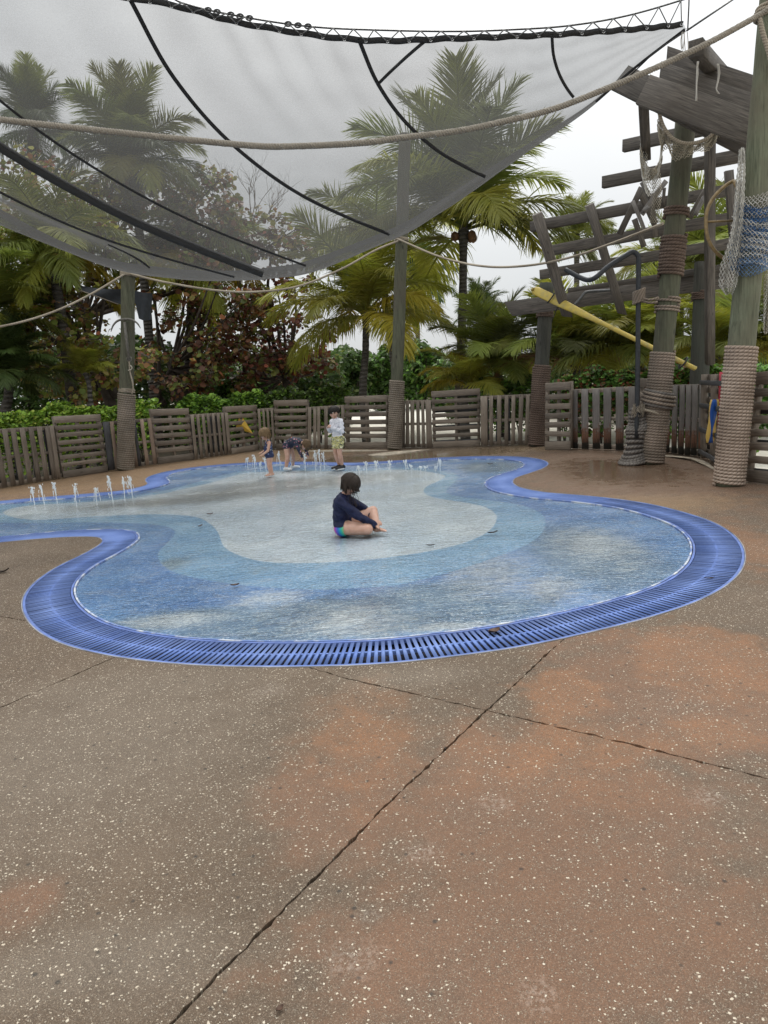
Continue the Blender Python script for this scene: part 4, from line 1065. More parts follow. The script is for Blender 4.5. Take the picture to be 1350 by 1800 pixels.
# ------------------------------------------------------------------ fishing nets
def net(root, name, fn, nu, nv, r, mat):
    """diamond netting over fn(u,v)"""
    idx = {}; P = []
    def vid(i, j):
        k = (i, j)
        if k not in idx: idx[k] = len(P); P.append(fn(i/nu, j/nv))
        return idx[k]
    E = []
    for j in range(nv):
        for i in range(j % 2, nu+1, 2):
            for d in (-1, 1):
                if 0 <= i+d <= nu: E.append((vid(i, j), vid(i+d, j+1)))
    P = np.array([tuple(p) for p in P]); E = np.array(E)
    a, b = P[E[:, 0]], P[E[:, 1]]; T = b-a; T /= np.linalg.norm(T, axis=1)[:, None]+1e-9
    N = np.cross(T, np.array([.3, 1, .2])); N /= np.linalg.norm(N, axis=1)[:, None]+1e-9; B = np.cross(T, N)
    V = []
    for e in (a, b):
        for k in range(3):
            an = 2*PI*k/3; V.append(e+r*(math.cos(an)*N+math.sin(an)*B))
    m = len(E); V = np.stack(V, 1).reshape(-1, 3); o = np.arange(m)*6
    F = np.vstack([np.stack([o+k, o+(k+1) % 3, o+3+(k+1) % 3, o+3+k], 1) for k in range(3)])
    return link(name, mk(name, V, F, mat=mat), root)
def nets():
    WH = plain('white_twine_net', (0.55, 0.53, 0.48), .85, .25, 5); BE = plain('beige_net', (0.36, 0.32, 0.245), .9, .3, 5); BL = plain('blue_net', (0.05, 0.13, 0.28), .85, .3, 8)
    BL2 = plain('blue_net_pale', (0.13, 0.22, 0.36), .85, .3, 8)
    # long white net left of the thick pole
    root = thing('fishing_net', at(1282, 500, 8.4), 'long white net hanging from the hoop beside the thick right pole', 'fishing net', 'fishing nets hung on the poles')
    cl = np.array([(1304, 262), (1303, 300), (1300, 340), (1297, 390), (1291, 430), (1283, 465), (1279, 500), (1281, 516)]); wd = np.array([5, 7, 9, 10, 13, 17, 16, 7])
    def fn(ph):
        def f(u, v):
            k = v*(len(cl)-1); x = np.interp(k, range(len(cl)), cl[:, 0]); y = np.interp(k, range(len(cl)), cl[:, 1]); w_ = np.interp(k, range(len(cl)), wd)
            return at(x+(u-.5)*2*w_*(.95+.1*math.sin(v*9+ph)), y+3*math.sin(u*6+ph), 8.36+.05*math.sin(u*11+v*4+ph)+.03*math.sin(u*23+ph))
        return f
    net(root, 'netting', fn(0), 12, 46, .0036, WH); net(root, 'netting', fn(1.7), 12, 46, .0036, WH)
    # blue and white net wound round the thick pole
    r2 = thing('fishing_net', at(1330, 400, 8.2), 'blue and white net wrapped round the thick right pole', 'fishing net', 'fishing nets hung on the poles')
    ax, s_of, L, X, Yv, D = p1[1:7]
    def wrapf(y0, y1, rad, sag, ph):
        s0, s1 = s_of(y0), s_of(y1)
        def f(u, v):
            a = PI*(0.95+1.25*u); s = s0+(s1-s0)*v-sag*math.sin(PI*u)+.03*math.sin(u*7+ph)
            c = ax(s)[0]; r_ = rad+.018*math.sin(v*20+u*6+ph)+.012*math.sin(v*47+u*3)
            return c+X*(r_*math.cos(a))+Yv*(r_*math.sin(a))
        return f
    s = p1[2]
    for (y0, y1, rad, sag, ph, m, nv) in [(338, 400, .185, .05, 0, WH, 26), (352, 398, .19, .10, 1, BL, 26), (352, 400, .175, .1, 2.2, BL, 26), (378, 425, .205, .09, 2, WH, 24), (400, 440, .185, .02, 3, BL, 24), (402, 442, .195, .03, 4, BL2, 24), (418, 462, .20, .07, 4, WH, 20), (428, 465, .19, .05, 5, BL2, 20), (440, 470, .20, .1, .4, BL2, 14)]:
        net(r2, 'netting', wrapf(y0, y1, rad, sag, ph), 34, max(8, int(nv*.6)), .0046, m)
    # net at the right edge of the frame
    r3 = thing('fishing_net', at(1352, 520, 8.2), 'grey net bunch hanging at the right picture edge behind the thick pole', 'fishing net', 'fishing nets hung on the poles')
    def f3(ph): return lambda u, v: at(1342+u*22*(.9+.2*math.sin(v*5)), 452+v*132+4*math.sin(u*7), 8.65+.05*math.sin(u*12+v*5+ph))
    net(r3, 'netting', f3(0), 12, 36, .0045, WH); net(r3, 'netting', f3(2), 12, 36, .0045, BE)
    # swag under the roof beam
    r4 = thing('fishing_net', at(1200, 260, 9.6), 'beige net swag looped under the roof beam across the dark green pole top', 'fishing net', 'fishing nets hung on the poles')
    C = np.array([(1157, 194), (1166, 222), (1180, 242), (1200, 252), (1222, 252), (1244, 244), (1258, 230), (1263, 226)]); dep = np.array([44, 46, 42, 26, 22, 20, 22, 20])
    def f4(ph):
        def f(u, v):
            k = u*(len(C)-1); x = np.interp(k, range(len(C)), C[:, 0]); y = np.interp(k, range(len(C)), C[:, 1]); d = np.interp(k, range(len(C)), dep)
            return at(x+2*math.sin(v*6+ph), y+v*d*(.8+.25*math.sin(u*17+ph)), 9.75+.06*math.sin(u*30+v*3+ph))
        return f
    net(r4, 'netting', f4(0), 46, 11, .0048, BE); net(r4, 'netting', f4(2), 46, 11, .0048, BE)
    q = tube(catmull([tuple(at(x, y-1, 9.7)) for x, y in C], 6), .022, 8); link('head_rope', mk('head_rope', q[0], q[1], q[2], smooth=True, mat=ROPE_L), r4)
    # net slung over the hanging strut
    r5 = thing('fishing_net', at(1146, 300, 10.6), 'beige net slung round the hanging strut left of the dark green pole', 'fishing net', 'fishing nets hung on the poles')
    def f5(ph):
        def f(u, v):
            a = -1.25+2.5*u; x = 1145+20*math.sin(a*1.25)*(1-.12*v); y0 = 236+70*math.cos(a*1.05)**1.0
            return at(x+1.5*math.sin(v*7+ph), 238+max(0, 58*math.cos(a*1.2))+v*(34+20*math.sin(u*5+ph)), 10.75+.06*math.sin(u*15+ph)-.15*math.cos(a))
        return f
    net(r5, 'netting', f5(0), 26, 12, .0052, WH); net(r5, 'netting', f5(1.5), 26, 12, .0052, BE)
    def f6(u, v): return at(1152+(u-.5)*16+3*math.sin(v*4), 300+v*92, 11.2+.05*math.sin(u*13+v*3))
    net(r5, 'netting', f6, 8, 30, .0052, BE)
    def f7(u, v): return at(1128+u*10, 236+v*62, 10.8+.05*math.sin(u*13+v*3))
    net(r5, 'netting', f7, 6, 20, .0052, WH)
nets()
def canvas():
    CM = plain('charcoal_canvas', (0.022, 0.025, 0.029), .8, .25, 8)
    Y = ground(220, 826).y+.25
    root = thing('canvas_strip', at(220, 520, Y), 'dark charcoal canvas strip stretched behind the anchor pole', 'canvas')
    def sheet(quad, nm):
        mb = []; F = []
        n = 8
        for i in range(n+1):
            for j in range(n+1):
                u, v = i/n, j/n
                tl, tr, br, bl = quad
                x = (tl[0]*(1-u)+tr[0]*u)*(1-v)+(bl[0]*(1-u)+br[0]*u)*v; y = (tl[1]*(1-u)+tr[1]*u)*(1-v)+(bl[1]*(1-u)+br[1]*u)*v
                mb.append(tuple(at(x, y+2.5*math.sin(PI*u), Y+.05*math.sin(u*6+v*3)+.25*u)))
        for i in range(n):
            for j in range(n): a = i*(n+1)+j; F.append([a, a+n+1, a+n+2, a+1])
        N = len(mb); mb2 = [(x, y+.012, z) for x, y, z in mb]
        link(nm, mk(nm, mb+mb2, F+[[q+N for q in f[::-1]] for f in F], smooth=True, mat=CM), root)
    sheet([(137, 501), (212, 508), (212, 535), (138, 509)], 'left_sheet'); sheet([(232, 508), (268, 515), (265, 562), (244, 560)], 'right_sheet')
    q = tube([at(137, 509, Y-.02), at(208, 535, Y+.1)], .012, 6); link('edge_rope', mk('edge_rope', q[0], q[1], q[2], mat=ROPE_G), root)
canvas()
# ==PLANTS==
# ------------------------------------------------------------------ palms
FG = leafmat('palm_green', (0.12, 0.15, 0.034), (0.21, 0.23, 0.058), .42)
FO = leafmat('palm_olive', (0.21, 0.225, 0.042), (0.31, 0.30, 0.06), .42)
FY = leafmat('palm_yellow', (0.26, 0.215, 0.03), (0.34, 0.27, 0.045), .4, var=.2)
FB = leafmat('palm_dead', (0.25, 0.15, 0.07), (0.34, 0.20, 0.10), .15, .7, var=.2)
FD = leafmat('palm_dark', (0.05, 0.08, 0.022), (0.085, 0.115, 0.035), .3)
FGY = leafmat('palm_grey_green', (0.12, 0.145, 0.055), (0.20, 0.22, 0.10), .35)
def trunkmat():
    t = NT('palm_trunk'); v = t.coord(); z = t.n('SeparateXYZ', {0: v}).outputs[2]
    n = t.noise(v, 6, 5, .65); r = t.math('SINE', t.math('MULTIPLY', t.math('ADD', z, t.math('MULTIPLY', n, .06)), 62.0))
    c = t.mix(t.mr(n, .3, .7), (0.060, 0.052, 0.045), (0.15, 0.135, 0.118)); c = t.mix(t.mr(r, .3, 1, 0, .65), c, (0.025, 0.021, 0.018))
    return t.done(t.bsdf(Base_Color=c, Roughness=.9, Normal=t.bump(t.math('ADD', r, n), .02)))
TRUNK = trunkmat()
BARK = plain('grey_brown_bark', (0.065, 0.05, 0.04), .9, .4, 9, 0, .02)
BARKP = plain('pale_twig_bark', (0.16, 0.135, 0.11), .9, .3, 9)
def frond_geo(e0, droop, hang, seed, n=110, wid=.0108):
    g = np.random.default_rng(seed)
    m = 26; t = np.linspace(0, 1, m); el = R(e0)-R(droop)*t**1.35
    ds = 1/(m-1); x = np.r_[0, np.cumsum(np.cos(el[:-1])*ds)]; z = np.r_[0, np.cumsum(np.sin(el[:-1])*ds)]
    sw = .05*g.uniform(-1, 1)*t**2; C = np.stack([x, sw, z], 1)
    mb = MB(); V, F, _ = tube(C, np.linspace(.0125, .0025, m), 5); mb.add(V, F)
    tt = np.linspace(.13, .985, n); 
    P = np.stack([np.interp(tt, t, C[:, k]) for k in range(3)], 1); ee = np.interp(tt, t, el)
    T = np.stack([np.cos(ee), 0*ee, np.sin(ee)], 1); Nn = np.stack([-np.sin(ee), 0*ee, np.cos(ee)], 1)
    for sgn in (-1, 1):
        k = n; ln = .345*(np.sin(np.clip(tt*1.02, 0, 1)**.75*PI)**.55*.8+.2)*g.uniform(.82, 1.1, k)
        fwd = np.interp(tt, [0, .6, 1], [.45, .75, 1.7])+g.normal(0, .07, k); lift = g.normal(.28, .16, k)
        D = T*fwd[:, None]+np.array([0, sgn, 0])[None]*1.0+Nn*lift[:, None]; D /= np.linalg.norm(D, axis=1)[:, None]
        pts = [P]; d = D.copy(); st = 5
        hg = 1.3*hang*g.uniform(.6, 1.4, k)
        for s in range(1, st):
            d = d+np.array([0, 0, -1.0])[None]*(hg*.55)[:, None]*(1/st*1.5); d += g.normal(0, .04, d.shape); d /= np.linalg.norm(d, axis=1)[:, None]
            pts.append(pts[-1]+d*(ln/(st-1))[:, None])
        pts = np.stack(pts, 1)
        W = np.cross(D, Nn); W /= np.linalg.norm(W, axis=1)[:, None]; W = W*.8+Nn*g.uniform(-.6, .6, (k, 1)); W /= np.linalg.norm(W, axis=1)[:, None]
        tp = np.array([.55, 1, .95, .6, .06])*wid/2
        L = pts-W[:, None, :]*tp[None, :, None]; Rr = pts+W[:, None, :]*tp[None, :, None]
        V = np.stack([L, Rr], 2).reshape(-1, 3)
        b = (np.arange(k)*st*2)[:, None]+(np.arange(st-1)*2)[None, :]; b = b.ravel()
        mb.add(V, np.stack([b, b+1, b+3, b+2], 1))
    return mb.mesh('frond')
FV = {}
SPEC = [(82, 45, .35), (66, 70, .5), (48, 85, .7), (28, 85, .95), (4, 70, 1.2), (-28, 52, 1.4), (-60, 25, 1.3), (88, 18, .25)]
def frond_mesh(kind, seed):
    k = (kind, seed)
    if k not in FV:
        e, d, h = SPEC[kind]; FV[k] = frond_geo(e+seed*4-4, d, h, kind*10+seed); FV[k].materials.append(FG)
    return FV[k]
def palm(label, base, crown, Y, L, plan, tr=.13, seed=1, leanY=0.0, coco=False, name='coconut_palm', trunk=True, dirs=None):
    g = random.Random(seed)
    c = at(*crown, Y); b = at(base[0], base[1], Y); b = Vector((b.x, b.y+leanY, -.09))
    root = thing(name, b, label, 'palm tree', 'coconut palms behind the fence')
    if trunk:
        q = at(*base, Y); pts = catmull([tuple(b), tuple(at(base[0], base[1], Y)), tuple(at((base[0]+crown[0])/2, (base[1]+crown[1])/2, Y)+Vector((.03, 0, 0))), tuple(c)], 12)
        n = len(pts); r_ = np.linspace(tr*1.25, tr*.85, n)*(1+.05*np.sin(np.arange(n)*2.2)); r_[-4:] *= np.array([1.1, 1.35, 1.5, 1.1])
        V, F, _ = tube(pts, r_, 14); link('trunk', mk('trunk', V, F, smooth=True, mat=TRUNK), root)
    k = 0
    for (kind, cnt, mats) in plan:
        for i in range(cnt):
            az = g.uniform(0, 360) if dirs is None else dirs[k % len(dirs)]+g.uniform(-14, 14)
            if dirs is None: az = (k*137.5+seed*40+g.uniform(-18, 18)) % 360
            s = L*g.uniform(.86, 1.1)
            Mx = Matrix.Translation(c+Vector((0, 0, -.03*kind)))@Matrix.Rotation(R(az), 4, 'Z')@Matrix.Rotation(R(g.uniform(-12, 12)), 4, 'X')@Matrix.Rotation(R(g.uniform(-7, 7)), 4, 'Y')@Matrix.Diagonal((s, s*g.uniform(.9, 1.1), s, 1))
            o = link('frond', frond_mesh(kind, g.randrange(3)), root, None, Mx)
            o.material_slots[0].link = 'OBJECT'; o.material_slots[0].material = g.choice(mats)
            k += 1
    if coco:
        cm = plain('coconut_husk', (0.16, 0.075, 0.03), .6, .3, 6)
        for i in range(6):
            a = g.uniform(0, 6.28); p = c+Vector((math.cos(a)*.25, math.sin(a)*.25, -.25-.1*g.random())); z = np.linspace(-1, 1, 7)
            q = tube([p+Vector((0, 0, .13*s)) for s in z], .11*np.sqrt(np.clip(1-z*z, .02, 1)), 8); link('coconut', mk('coconut', q[0], q[1], smooth=True, mat=cm), root)
    return root
palm('tallest coconut palm, trunk right of the middle pole, crown spreading behind the sail', (807, 690), (815, 396), 20, 3.75,
     [(7, 3, [FG]), (0, 5, [FG, FGY]), (1, 6, [FG, FG, FGY]), (2, 6, [FG, FG, FO]), (3, 5, [FG, FO]), (4, 2, [FO, FG])], .115, 3, coco=True)
palm('short coconut palm with drooping yellow fronds, left of the tall middle pole', (638, 692), (643, 548), 19, 2.85,
     [(0, 3, [FG]), (1, 4, [FO]), (2, 5, [FO]), (3, 6, [FY, FO, FO]), (4, 5, [FY, FO])], .095, 5)
palm('windblown coconut palm with dark trunk right of the anchor pole, crown behind the sail', (272, 712), (232, 285), 21, 2.3,
     [(7, 4, [FG]), (0, 6, [FG]), (1, 6, [FG]), (2, 6, [FG]), (3, 7, [FG, FD]), (4, 6, [FG, FO])], .12, 8)
palm('leaning coconut palm with ringed grey trunk left of the anchor pole', (130, 722), (86, 425), 17, 2.2,
     [(1, 3, [FG]), (2, 4, [FG, FO]), (3, 7, [FG, FO]), (4, 7, [FO, FG]), (5, 4, [FO, FY])], .12, 9)
palm('palm half hidden among red-leaved trees, fronds hanging below the sail edge', (330, 700), (335, 440), 22, 2.6,
     [(2, 3, [FG]), (3, 6, [FG, FO]), (4, 6, [FO, FO, FY]), (5, 4, [FO])], .11, 12)
palm('palm seen only through the sail at the far left', (56, 700), (58, 225), 24, 1.9,
     [(7, 6, [FG]), (0, 8, [FG, FD]), (1, 5, [FD]), (3, 6, [FD]), (4, 6, [FD])], .13, 14)
palm('palm right behind the tall middle pole, yellow-green fronds hanging left of it', (700, 695), (660, 420), 23, 2.9,
     [(1, 3, [FG]), (2, 4, [FO]), (3, 5, [FO, FG]), (4, 4, [FO, FO, FY])], .12, 16)
palm('palm behind the timber lattice, fronds showing between the battens', (1190, 690), (1195, 478), 21, 2.4,
     [(0, 2, [FG]), (1, 4, [FG]), (2, 5, [FG, FO]), (3, 6, [FG, FO]), (4, 6, [FO])], .12, 18)
palm('palm behind the thick right pole and hoop, partly hidden by nets', (1290, 690), (1275, 470), 19, 2.6,
     [(0, 2, [FG]), (1, 4, [FG]), (2, 5, [FG, FGY]), (3, 6, [FG]), (4, 5, [FO])], .12, 20)
palm('small distant palm left of the tallest palm trunk', (735, 700), (732, 498), 42, 2.9, [(0, 3, [FD]), (1, 5, [FD]), (2, 5, [FD, FG]), (3, 5, [FD]), (4, 5, [FD, FGY])], .14, 22)
palm('small distant palm just right of the tallest palm trunk', (846, 700), (845, 552), 46, 2.3, [(7, 3, [FD]), (0, 5, [FD]), (1, 5, [FD]), (2, 5, [FD]), (3, 5, [FD])], .14, 24)
palm('distant palm beside the lattice top, against the sky', (1010, 700), (1014, 412), 34, 2.0, [(0, 4, [FG]), (1, 5, [FG]), (2, 5, [FG]), (3, 5, [FG, FGY]), (4, 4, [FG])], .13, 26)
# young stemless palms in the fronds' own clumps
palm('bushy young palm with pale arching fronds, left of the oar pole', (880, 690), (872, 645), 18, 1.9, [(7, 3, [FGY]), (0, 7, [FGY, FG]), (1, 8, [FGY, FG]), (2, 8, [FGY, FG, FO]), (3, 6, [FO, FG])], .1, 28, name='young_palm')
palm('young palm with yellow arching fronds at the foot of the tallest palm trunk', (815, 700), (826, 676), 17.5, 1.5, [(1, 4, [FO, FY]), (2, 5, [FO, FY]), (3, 5, [FY, FO])], .1, 30, name='young_palm')
palm('young palm with broad green fronds right of the oar pole', (1010, 690), (1012, 640), 17, 2.2, [(0, 6, [FG, FO]), (1, 8, [FG, FO]), (2, 8, [FG, FO, FGY]), (3, 6, [FO, FB])], .1, 32, name='young_palm')
palm('young palm behind the hedge between the iron pipe and the dark brown post', (1120, 690), (1125, 622), 16, 2.1, [(0, 5, [FG]), (1, 8, [FG, FO]), (2, 8, [FG, FO]), (3, 7, [FG, FB])], .1, 34, name='young_palm')
palm('young palm with yellowing fronds right of the dark brown post', (1250, 680), (1268, 628), 14.5, 1.7, [(0, 4, [FG]), (1, 6, [FG, FO]), (2, 6, [FG, FO]), (3, 6, [FO, FY])], .1, 36, name='young_palm')
palm('young palm at the right edge behind the thickest pole', (1400, 670), (1410, 610), 13.5, 1.7, [(0, 4, [FG]), (1, 6, [FG]), (2, 6, [FG]), (3, 6, [FO])], .1, 38, name='young_palm')
palm('dark spiky young palm low at the far left', (10, 735), (15, 660), 16, 1.5, [(7, 4, [FD]), (0, 8, [FD]), (1, 9, [FD]), (2, 9, [FD]), (3, 6, [FD])], .1, 40, name='young_palm')
palm('small pale young palm under the red-leaved tree left of the anchor pole', (160, 710), (150, 655), 16.5, .8, [(0, 3, [FO]), (1, 6, [FO]), (2, 6, [FO])], .05, 42, name='young_palm')
palm('young palm at the left, above the spiky one, fronds reaching in from the edge', (-40, 720), (-30, 560), 16, 2.0, [(1, 5, [FG]), (2, 7, [FG, FD]), (3, 8, [FG, FO])], .1, 44, name='young_palm')

# ------------------------------------------------------------------ broad-leaved trees, hedges, undergrowth
LT = leafmat('broad_leaves', (1, 1, 1), (.75, .75, .75), .28, .38, True, .1)
def leaves(C, size, pal, seed, k=6, up=.5, out=None):
    """C: leaf centres (n,3); one k-gon per leaf with its own colour"""
    g = np.random.default_rng(seed); n = len(C)
    N = g.normal(0, 1, (n, 3)); N /= np.linalg.norm(N, axis=1)[:, None]; N[:, 2] = np.abs(N[:, 2])
    N = N+np.array([0, -.35, up]); 
    if out is not None: N += out*.5
    N /= np.linalg.norm(N, axis=1)[:, None]
    A = np.cross(N, g.normal(0, 1, (n, 3))); A /= np.linalg.norm(A, axis=1)[:, None]; B = np.cross(N, A)
    s = size*g.uniform(.6, 1.25, n)
    if k == 6:
        an = np.arange(6)*2*PI/6; ra = np.array([1.0, .95, .9, .8, .9, .95]); asp = .92
    else:
        an = np.array([0, PI/2, PI, 1.5*PI]); ra = np.array([1.25, .5, 1.1, .5]); asp = 1
    V = C[:, None, :]+s[:, None, None]*(A[:, None, :]*(ra*np.cos(an))[None, :, None]+B[:, None, :]*(asp*ra*np.sin(an))[None, :, None])
    V += N[:, None, :]*(s[:, None]*.28*np.abs(np.sin(an))[None, :])[:, :, None]
    w_ = np.array([p[1] for p in pal]); c = np.array([p[0] for p in pal])[g.choice(len(pal), n, p=w_/w_.sum())]*g.uniform(.65, 1.35, (n, 1))
    return V.reshape(-1, 3), np.arange(n*k).reshape(n, k), np.repeat(np.minimum(c*2.15, .62), k, 0)
def clump_pts(c, r, n, g, shell=.55):
    d = g.normal(0, 1, (n, 3)); d /= np.linalg.norm(d, axis=1)[:, None]
    q = g.uniform(shell**3, 1, n)**(1/3)
    return np.array(c)+d*q[:, None]*np.array(r), d
SGP = [((.085, .038, .024), 3), ((.125, .068, .030), 3), ((.060, .026, .018), 2), ((.055, .065, .018), 2.4), ((.09, .10, .025), 1.8), ((.17, .06, .025), .6), ((.18, .15, .05), .6)]
SGL = [((.12, .12, .03), 3), ((.085, .11, .024), 3), ((.16, .13, .045), 2.2), ((.18, .10, .045), 1.6), ((.15, .055, .028), .8), ((.20, .20, .045), 1.3), ((.085, .05, .028), 1.2)]
def tree(label, base, fork, regions, Y, pal, seed, leaf=.085, per=42, tr=.14, extra_limbs=(), twigs=5, name='sea_grape_tree', dense=1.0, depth=1.6):
    g = np.random.default_rng(seed)
    b = at(*base, Y); b = Vector((b.x, b.y, -.09)); fk = at(*fork, Y)
    root = thing(name, b, label, 'tree', 'broad-leaved trees behind the fence')
    mbT = MB(); q = tube(catmull([tuple(b), tuple((b+fk)/2+Vector((.08, 0, 0))), tuple(fk)], 6), np.linspace(tr*1.25, tr*.85, 13), 10); mbT.add(q[0], q[1])
    limbs = MB(); tw = MB(); C = []; O = []
    for (x0, y0, x1, y1, ncl, cr_) in regions:
        for i in range(int(ncl*dense)):
            for _ in range(20):
                px, py = g.uniform(x0, x1), g.uniform(y0, y1); u = (px-(x0+x1)/2)/(x1-x0)*2; v = (py-(y0+y1)/2)/(y1-y0)*2
                if u*u+v*v < 1.15: break
            c = np.array(at(px, py, Y+g.uniform(-depth, depth))); rr = cr_*mpp(Y)*g.uniform(.7, 1.3)
            p, d = clump_pts(c, (rr, rr, rr*.75), int(per*g.uniform(.6, 1.3)), g, .2); C.append(p); O.append(d)
            if i % 6 == 0:
                m = (np.array(fk)*.45+c*.55)+np.array([0, 0, -.25])+g.normal(0, .15, 3)
                q = tube(catmull([tuple(fk), tuple(m), tuple(c)], 6), np.linspace(tr*.42, .014, 13), 6); limbs.add(q[0], q[1])
            for k in range(twigs):
                e = p[g.integers(len(p))]; m = (c+e)/2+g.normal(0, .06, 3); q = tube([c, m, e], [.014, .01, .005], 4, False); tw.add(q[0], q[1])
    for pts, r0, r1 in extra_limbs:
        P = catmull([tuple(at(x, y, Y+dy)) for x, y, dy in pts], 6); q = tube(P, np.linspace(r0, r1, len(P)), 8); limbs.add(q[0], q[1])
    link('trunk', mbT.mesh('trunk', BARK, True), root)
    if limbs.n: link('branch', limbs.mesh('branch', BARK, True), root)
    if tw.n: link('twigs', tw.mesh('twigs', BARKP, True), root)['kind'] = 'stuff'
    C = np.vstack(C); O = np.vstack(O)
    V, F, T = leaves(C, leaf, pal, seed, 6, .35, O); o = link('crown', mk('crown', V, F, None, T, False, LT), root); o['kind'] = 'stuff'
    return root
tree('red-leaved sea grape tree right of the anchor pole, white sky showing through its crown', (325, 705), (300, 650), [(258, 480, 350, 560, 9, 22), (262, 560, 400, 690, 36, 24), (330, 500, 470, 580, 20, 20), (370, 560, 440, 660, 12, 22), (270, 350, 420, 480, 24, 26)], 21.5, SGP, 3, extra_limbs=[([(318, 700, 0), (345, 650, 0), (352, 610, 0), (345, 520, .2), (330, 470, .4)], .13, .05), ([(290, 712, .3), (262, 668, .3), (242, 622, .3)], .09, .05), ([(280, 705, .1), (278, 600, .1), (272, 520, .1)], .07, .03)])
tree('red and bronze leaved sea grape tree behind the bending child and toddler', (517, 702), (500, 662), [(420, 560, 600, 668, 38, 24), (380, 590, 480, 680, 18, 22), (430, 480, 560, 570, 20, 22), (420, 385, 540, 470, 10, 18)], 22.5, SGP, 5, extra_limbs=[([(503, 665, 0), (480, 600, 0), (470, 520, 0), (478, 440, 0)], .09, .03)])
tree('olive and rust coloured sea grape tree filling the far left behind the hedge', (206, 700), (165, 632), [(-40, 470, 60, 590, 18, 26), (40, 490, 210, 600, 30, 26), (60, 590, 215, 700, 32, 25), (-60, 370, 60, 480, 14, 26), (60, 380, 215, 490, 9, 24), (-40, 560, 80, 660, 9, 26), (230, 560, 275, 690, 5, 22)], 18.3, SGL, 7, leaf=.075, extra_limbs=[([(206, 700, 0), (180, 650, 0), (160, 620, 0), (120, 575, 0), (60, 520, 0)], .13, .04)], per=44)
tree('dull grey-brown tree behind the sail left of the bare-branched tree', (150, 700), (150, 560), [(-30, 260, 120, 420, 34, 28), (90, 310, 330, 450, 60, 28), (280, 300, 430, 420, 30, 24), (400, 380, 540, 460, 16, 22)], 22, SGL, 9, leaf=.085, per=38)
def bare():
    g = random.Random(4); Y = 23.5
    root = thing('bare_tree', Vector((at(430, 700, Y).x, Y, -.09)), 'leafless tree of thin branching twigs seen through the sail', 'tree', 'broad-leaved trees behind the fence')
    mb = MB(); leafC = []
    def grow(p, d, ln, r, lev):
        pts = [p]; 
        for k in range(4):
            d = (d+Vector((g.uniform(-.22, .22), g.uniform(-.15, .15), g.uniform(-.10, .16)))).normalized(); pts.append(pts[-1]+d*ln/4)
        q = tube(pts, np.linspace(r, r*.6, 5), 5, False); mb.add(q[0], q[1])
        if lev == 0: leafC.append(pts[-1]); return
        for k in range(g.choice((2, 3, 3))):
            q_ = pts[g.choice((2, 3, 4))]; nd = (d+Vector((g.uniform(-.8, .8), g.uniform(-.4, .4), g.uniform(-.25, .6)))).normalized()
            grow(q_, nd, ln*g.uniform(.58, .8), r*.56, lev-1)
    b = Vector((at(430, 700, Y).x, Y, -.09)); q = tube([b, at(425, 560, Y), at(415, 420, Y)], [.09, .08, .05], 8); link('trunk', mk('trunk', q[0], q[1], smooth=True, mat=BARK), root)
    for (px, py, dx, dz) in [(415, 430, .5, .9), (418, 420, .9, .6), (420, 440, .25, 1.0), (424, 460, 1.0, .35), (415, 425, -.2, 1)]:
        grow(at(px, py, Y), Vector((dx, 0, dz)).normalized(), 1.15, .032, 4)
    o = link('branch', mb.mesh('branch', BARKP, True), root)
bare()
def hedge(label, px0, px1, y_top0, y_top1, Y0, Y1, pal, seed, n, leaf=.045, name='hedge', depth=.5, k=6, cat='hedge', zmin=.05, lump=.16):
    g = np.random.default_rng(seed)
    a0, a1 = at(px0, y_top0, Y0), at(px1, y_top1, Y1)
    root = thing(name, Vector((a0.x, a0.y, -.09)), label, cat)
    u = g.uniform(0, 1, n); X = a0.x+(a1.x-a0.x)*u; Yc = a0.y+(a1.y-a0.y)*u; H = a0.z+(a1.z-a0.z)*u
    H = H+lump*(np.sin(X*5.1+seed)+.6*np.sin(X*11.3+2*seed)+.5*np.sin(X*23+seed*3))*.5
    f = g.uniform(0, 1, n)**.6; ph = g.uniform(0, 1, n)
    Z = zmin+(H-zmin)*np.where(ph < .42, 1-.16*g.uniform(0, 1, n)**1.5, f)
    dY = depth*np.where(ph < .42, g.uniform(-1, 1, n), -1+.5*g.uniform(0, 1, n)**2)*np.clip(1.2-(Z/H)**3*.4, .3, 1)
    C = np.stack([X, Yc+dY, Z], 1); V, F, T = leaves(C, leaf, pal, seed, k, .6)
    link('foliage', mk('foliage', V, F, None, T, False, LT), root)['kind'] = 'stuff'
    mb = MB(); L = abs(a1.x-a0.x)
    for i in range(max(3, int(L*3))):
        uu = (i+.5)/max(3, int(L*3)); p = Vector((a0.x+(a1.x-a0.x)*uu, a0.y+(a1.y-a0.y)*uu, -.09)); h = a0.z+(a1.z-a0.z)*uu
        for s in (-1, 0, 1):
            q = tube([p, p+Vector((.1*s, .1*s, h*.45)), p+Vector((.25*s, -.15*s, h*.88))], [.018, .012, .005], 4, False); mb.add(q[0], q[1])
    link('stems', mb.mesh('stems', BARK, True), root)['kind'] = 'stuff'
LIME = [((.14, .24, .035), 3), ((.20, .30, .05), 2.2), ((.085, .16, .025), 2), ((.05, .09, .018), 1.2)]
MIDG = [((.06, .12, .022), 3), ((.09, .16, .03), 2), ((.035, .065, .015), 2)]
DKG = [((.03, .052, .014), 3), ((.045, .075, .02), 2), ((.022, .035, .01), 2), ((.065, .08, .025), .6)]
REDG = [((.05, .09, .02), 3), ((.08, .13, .03), 2), ((.09, .03, .018), 1.6), ((.03, .04, .012), 2)]
hedge('bright lime green hedge behind the left end of the fence', -110, 200, 731, 714, 13.7, 16.6, LIME, 11, 5200)
hedge('lime green bush between the anchor pole and the slatted pallet on its right', 200, 275, 712, 704, 17.0, 17.4, LIME, 12, 1500)
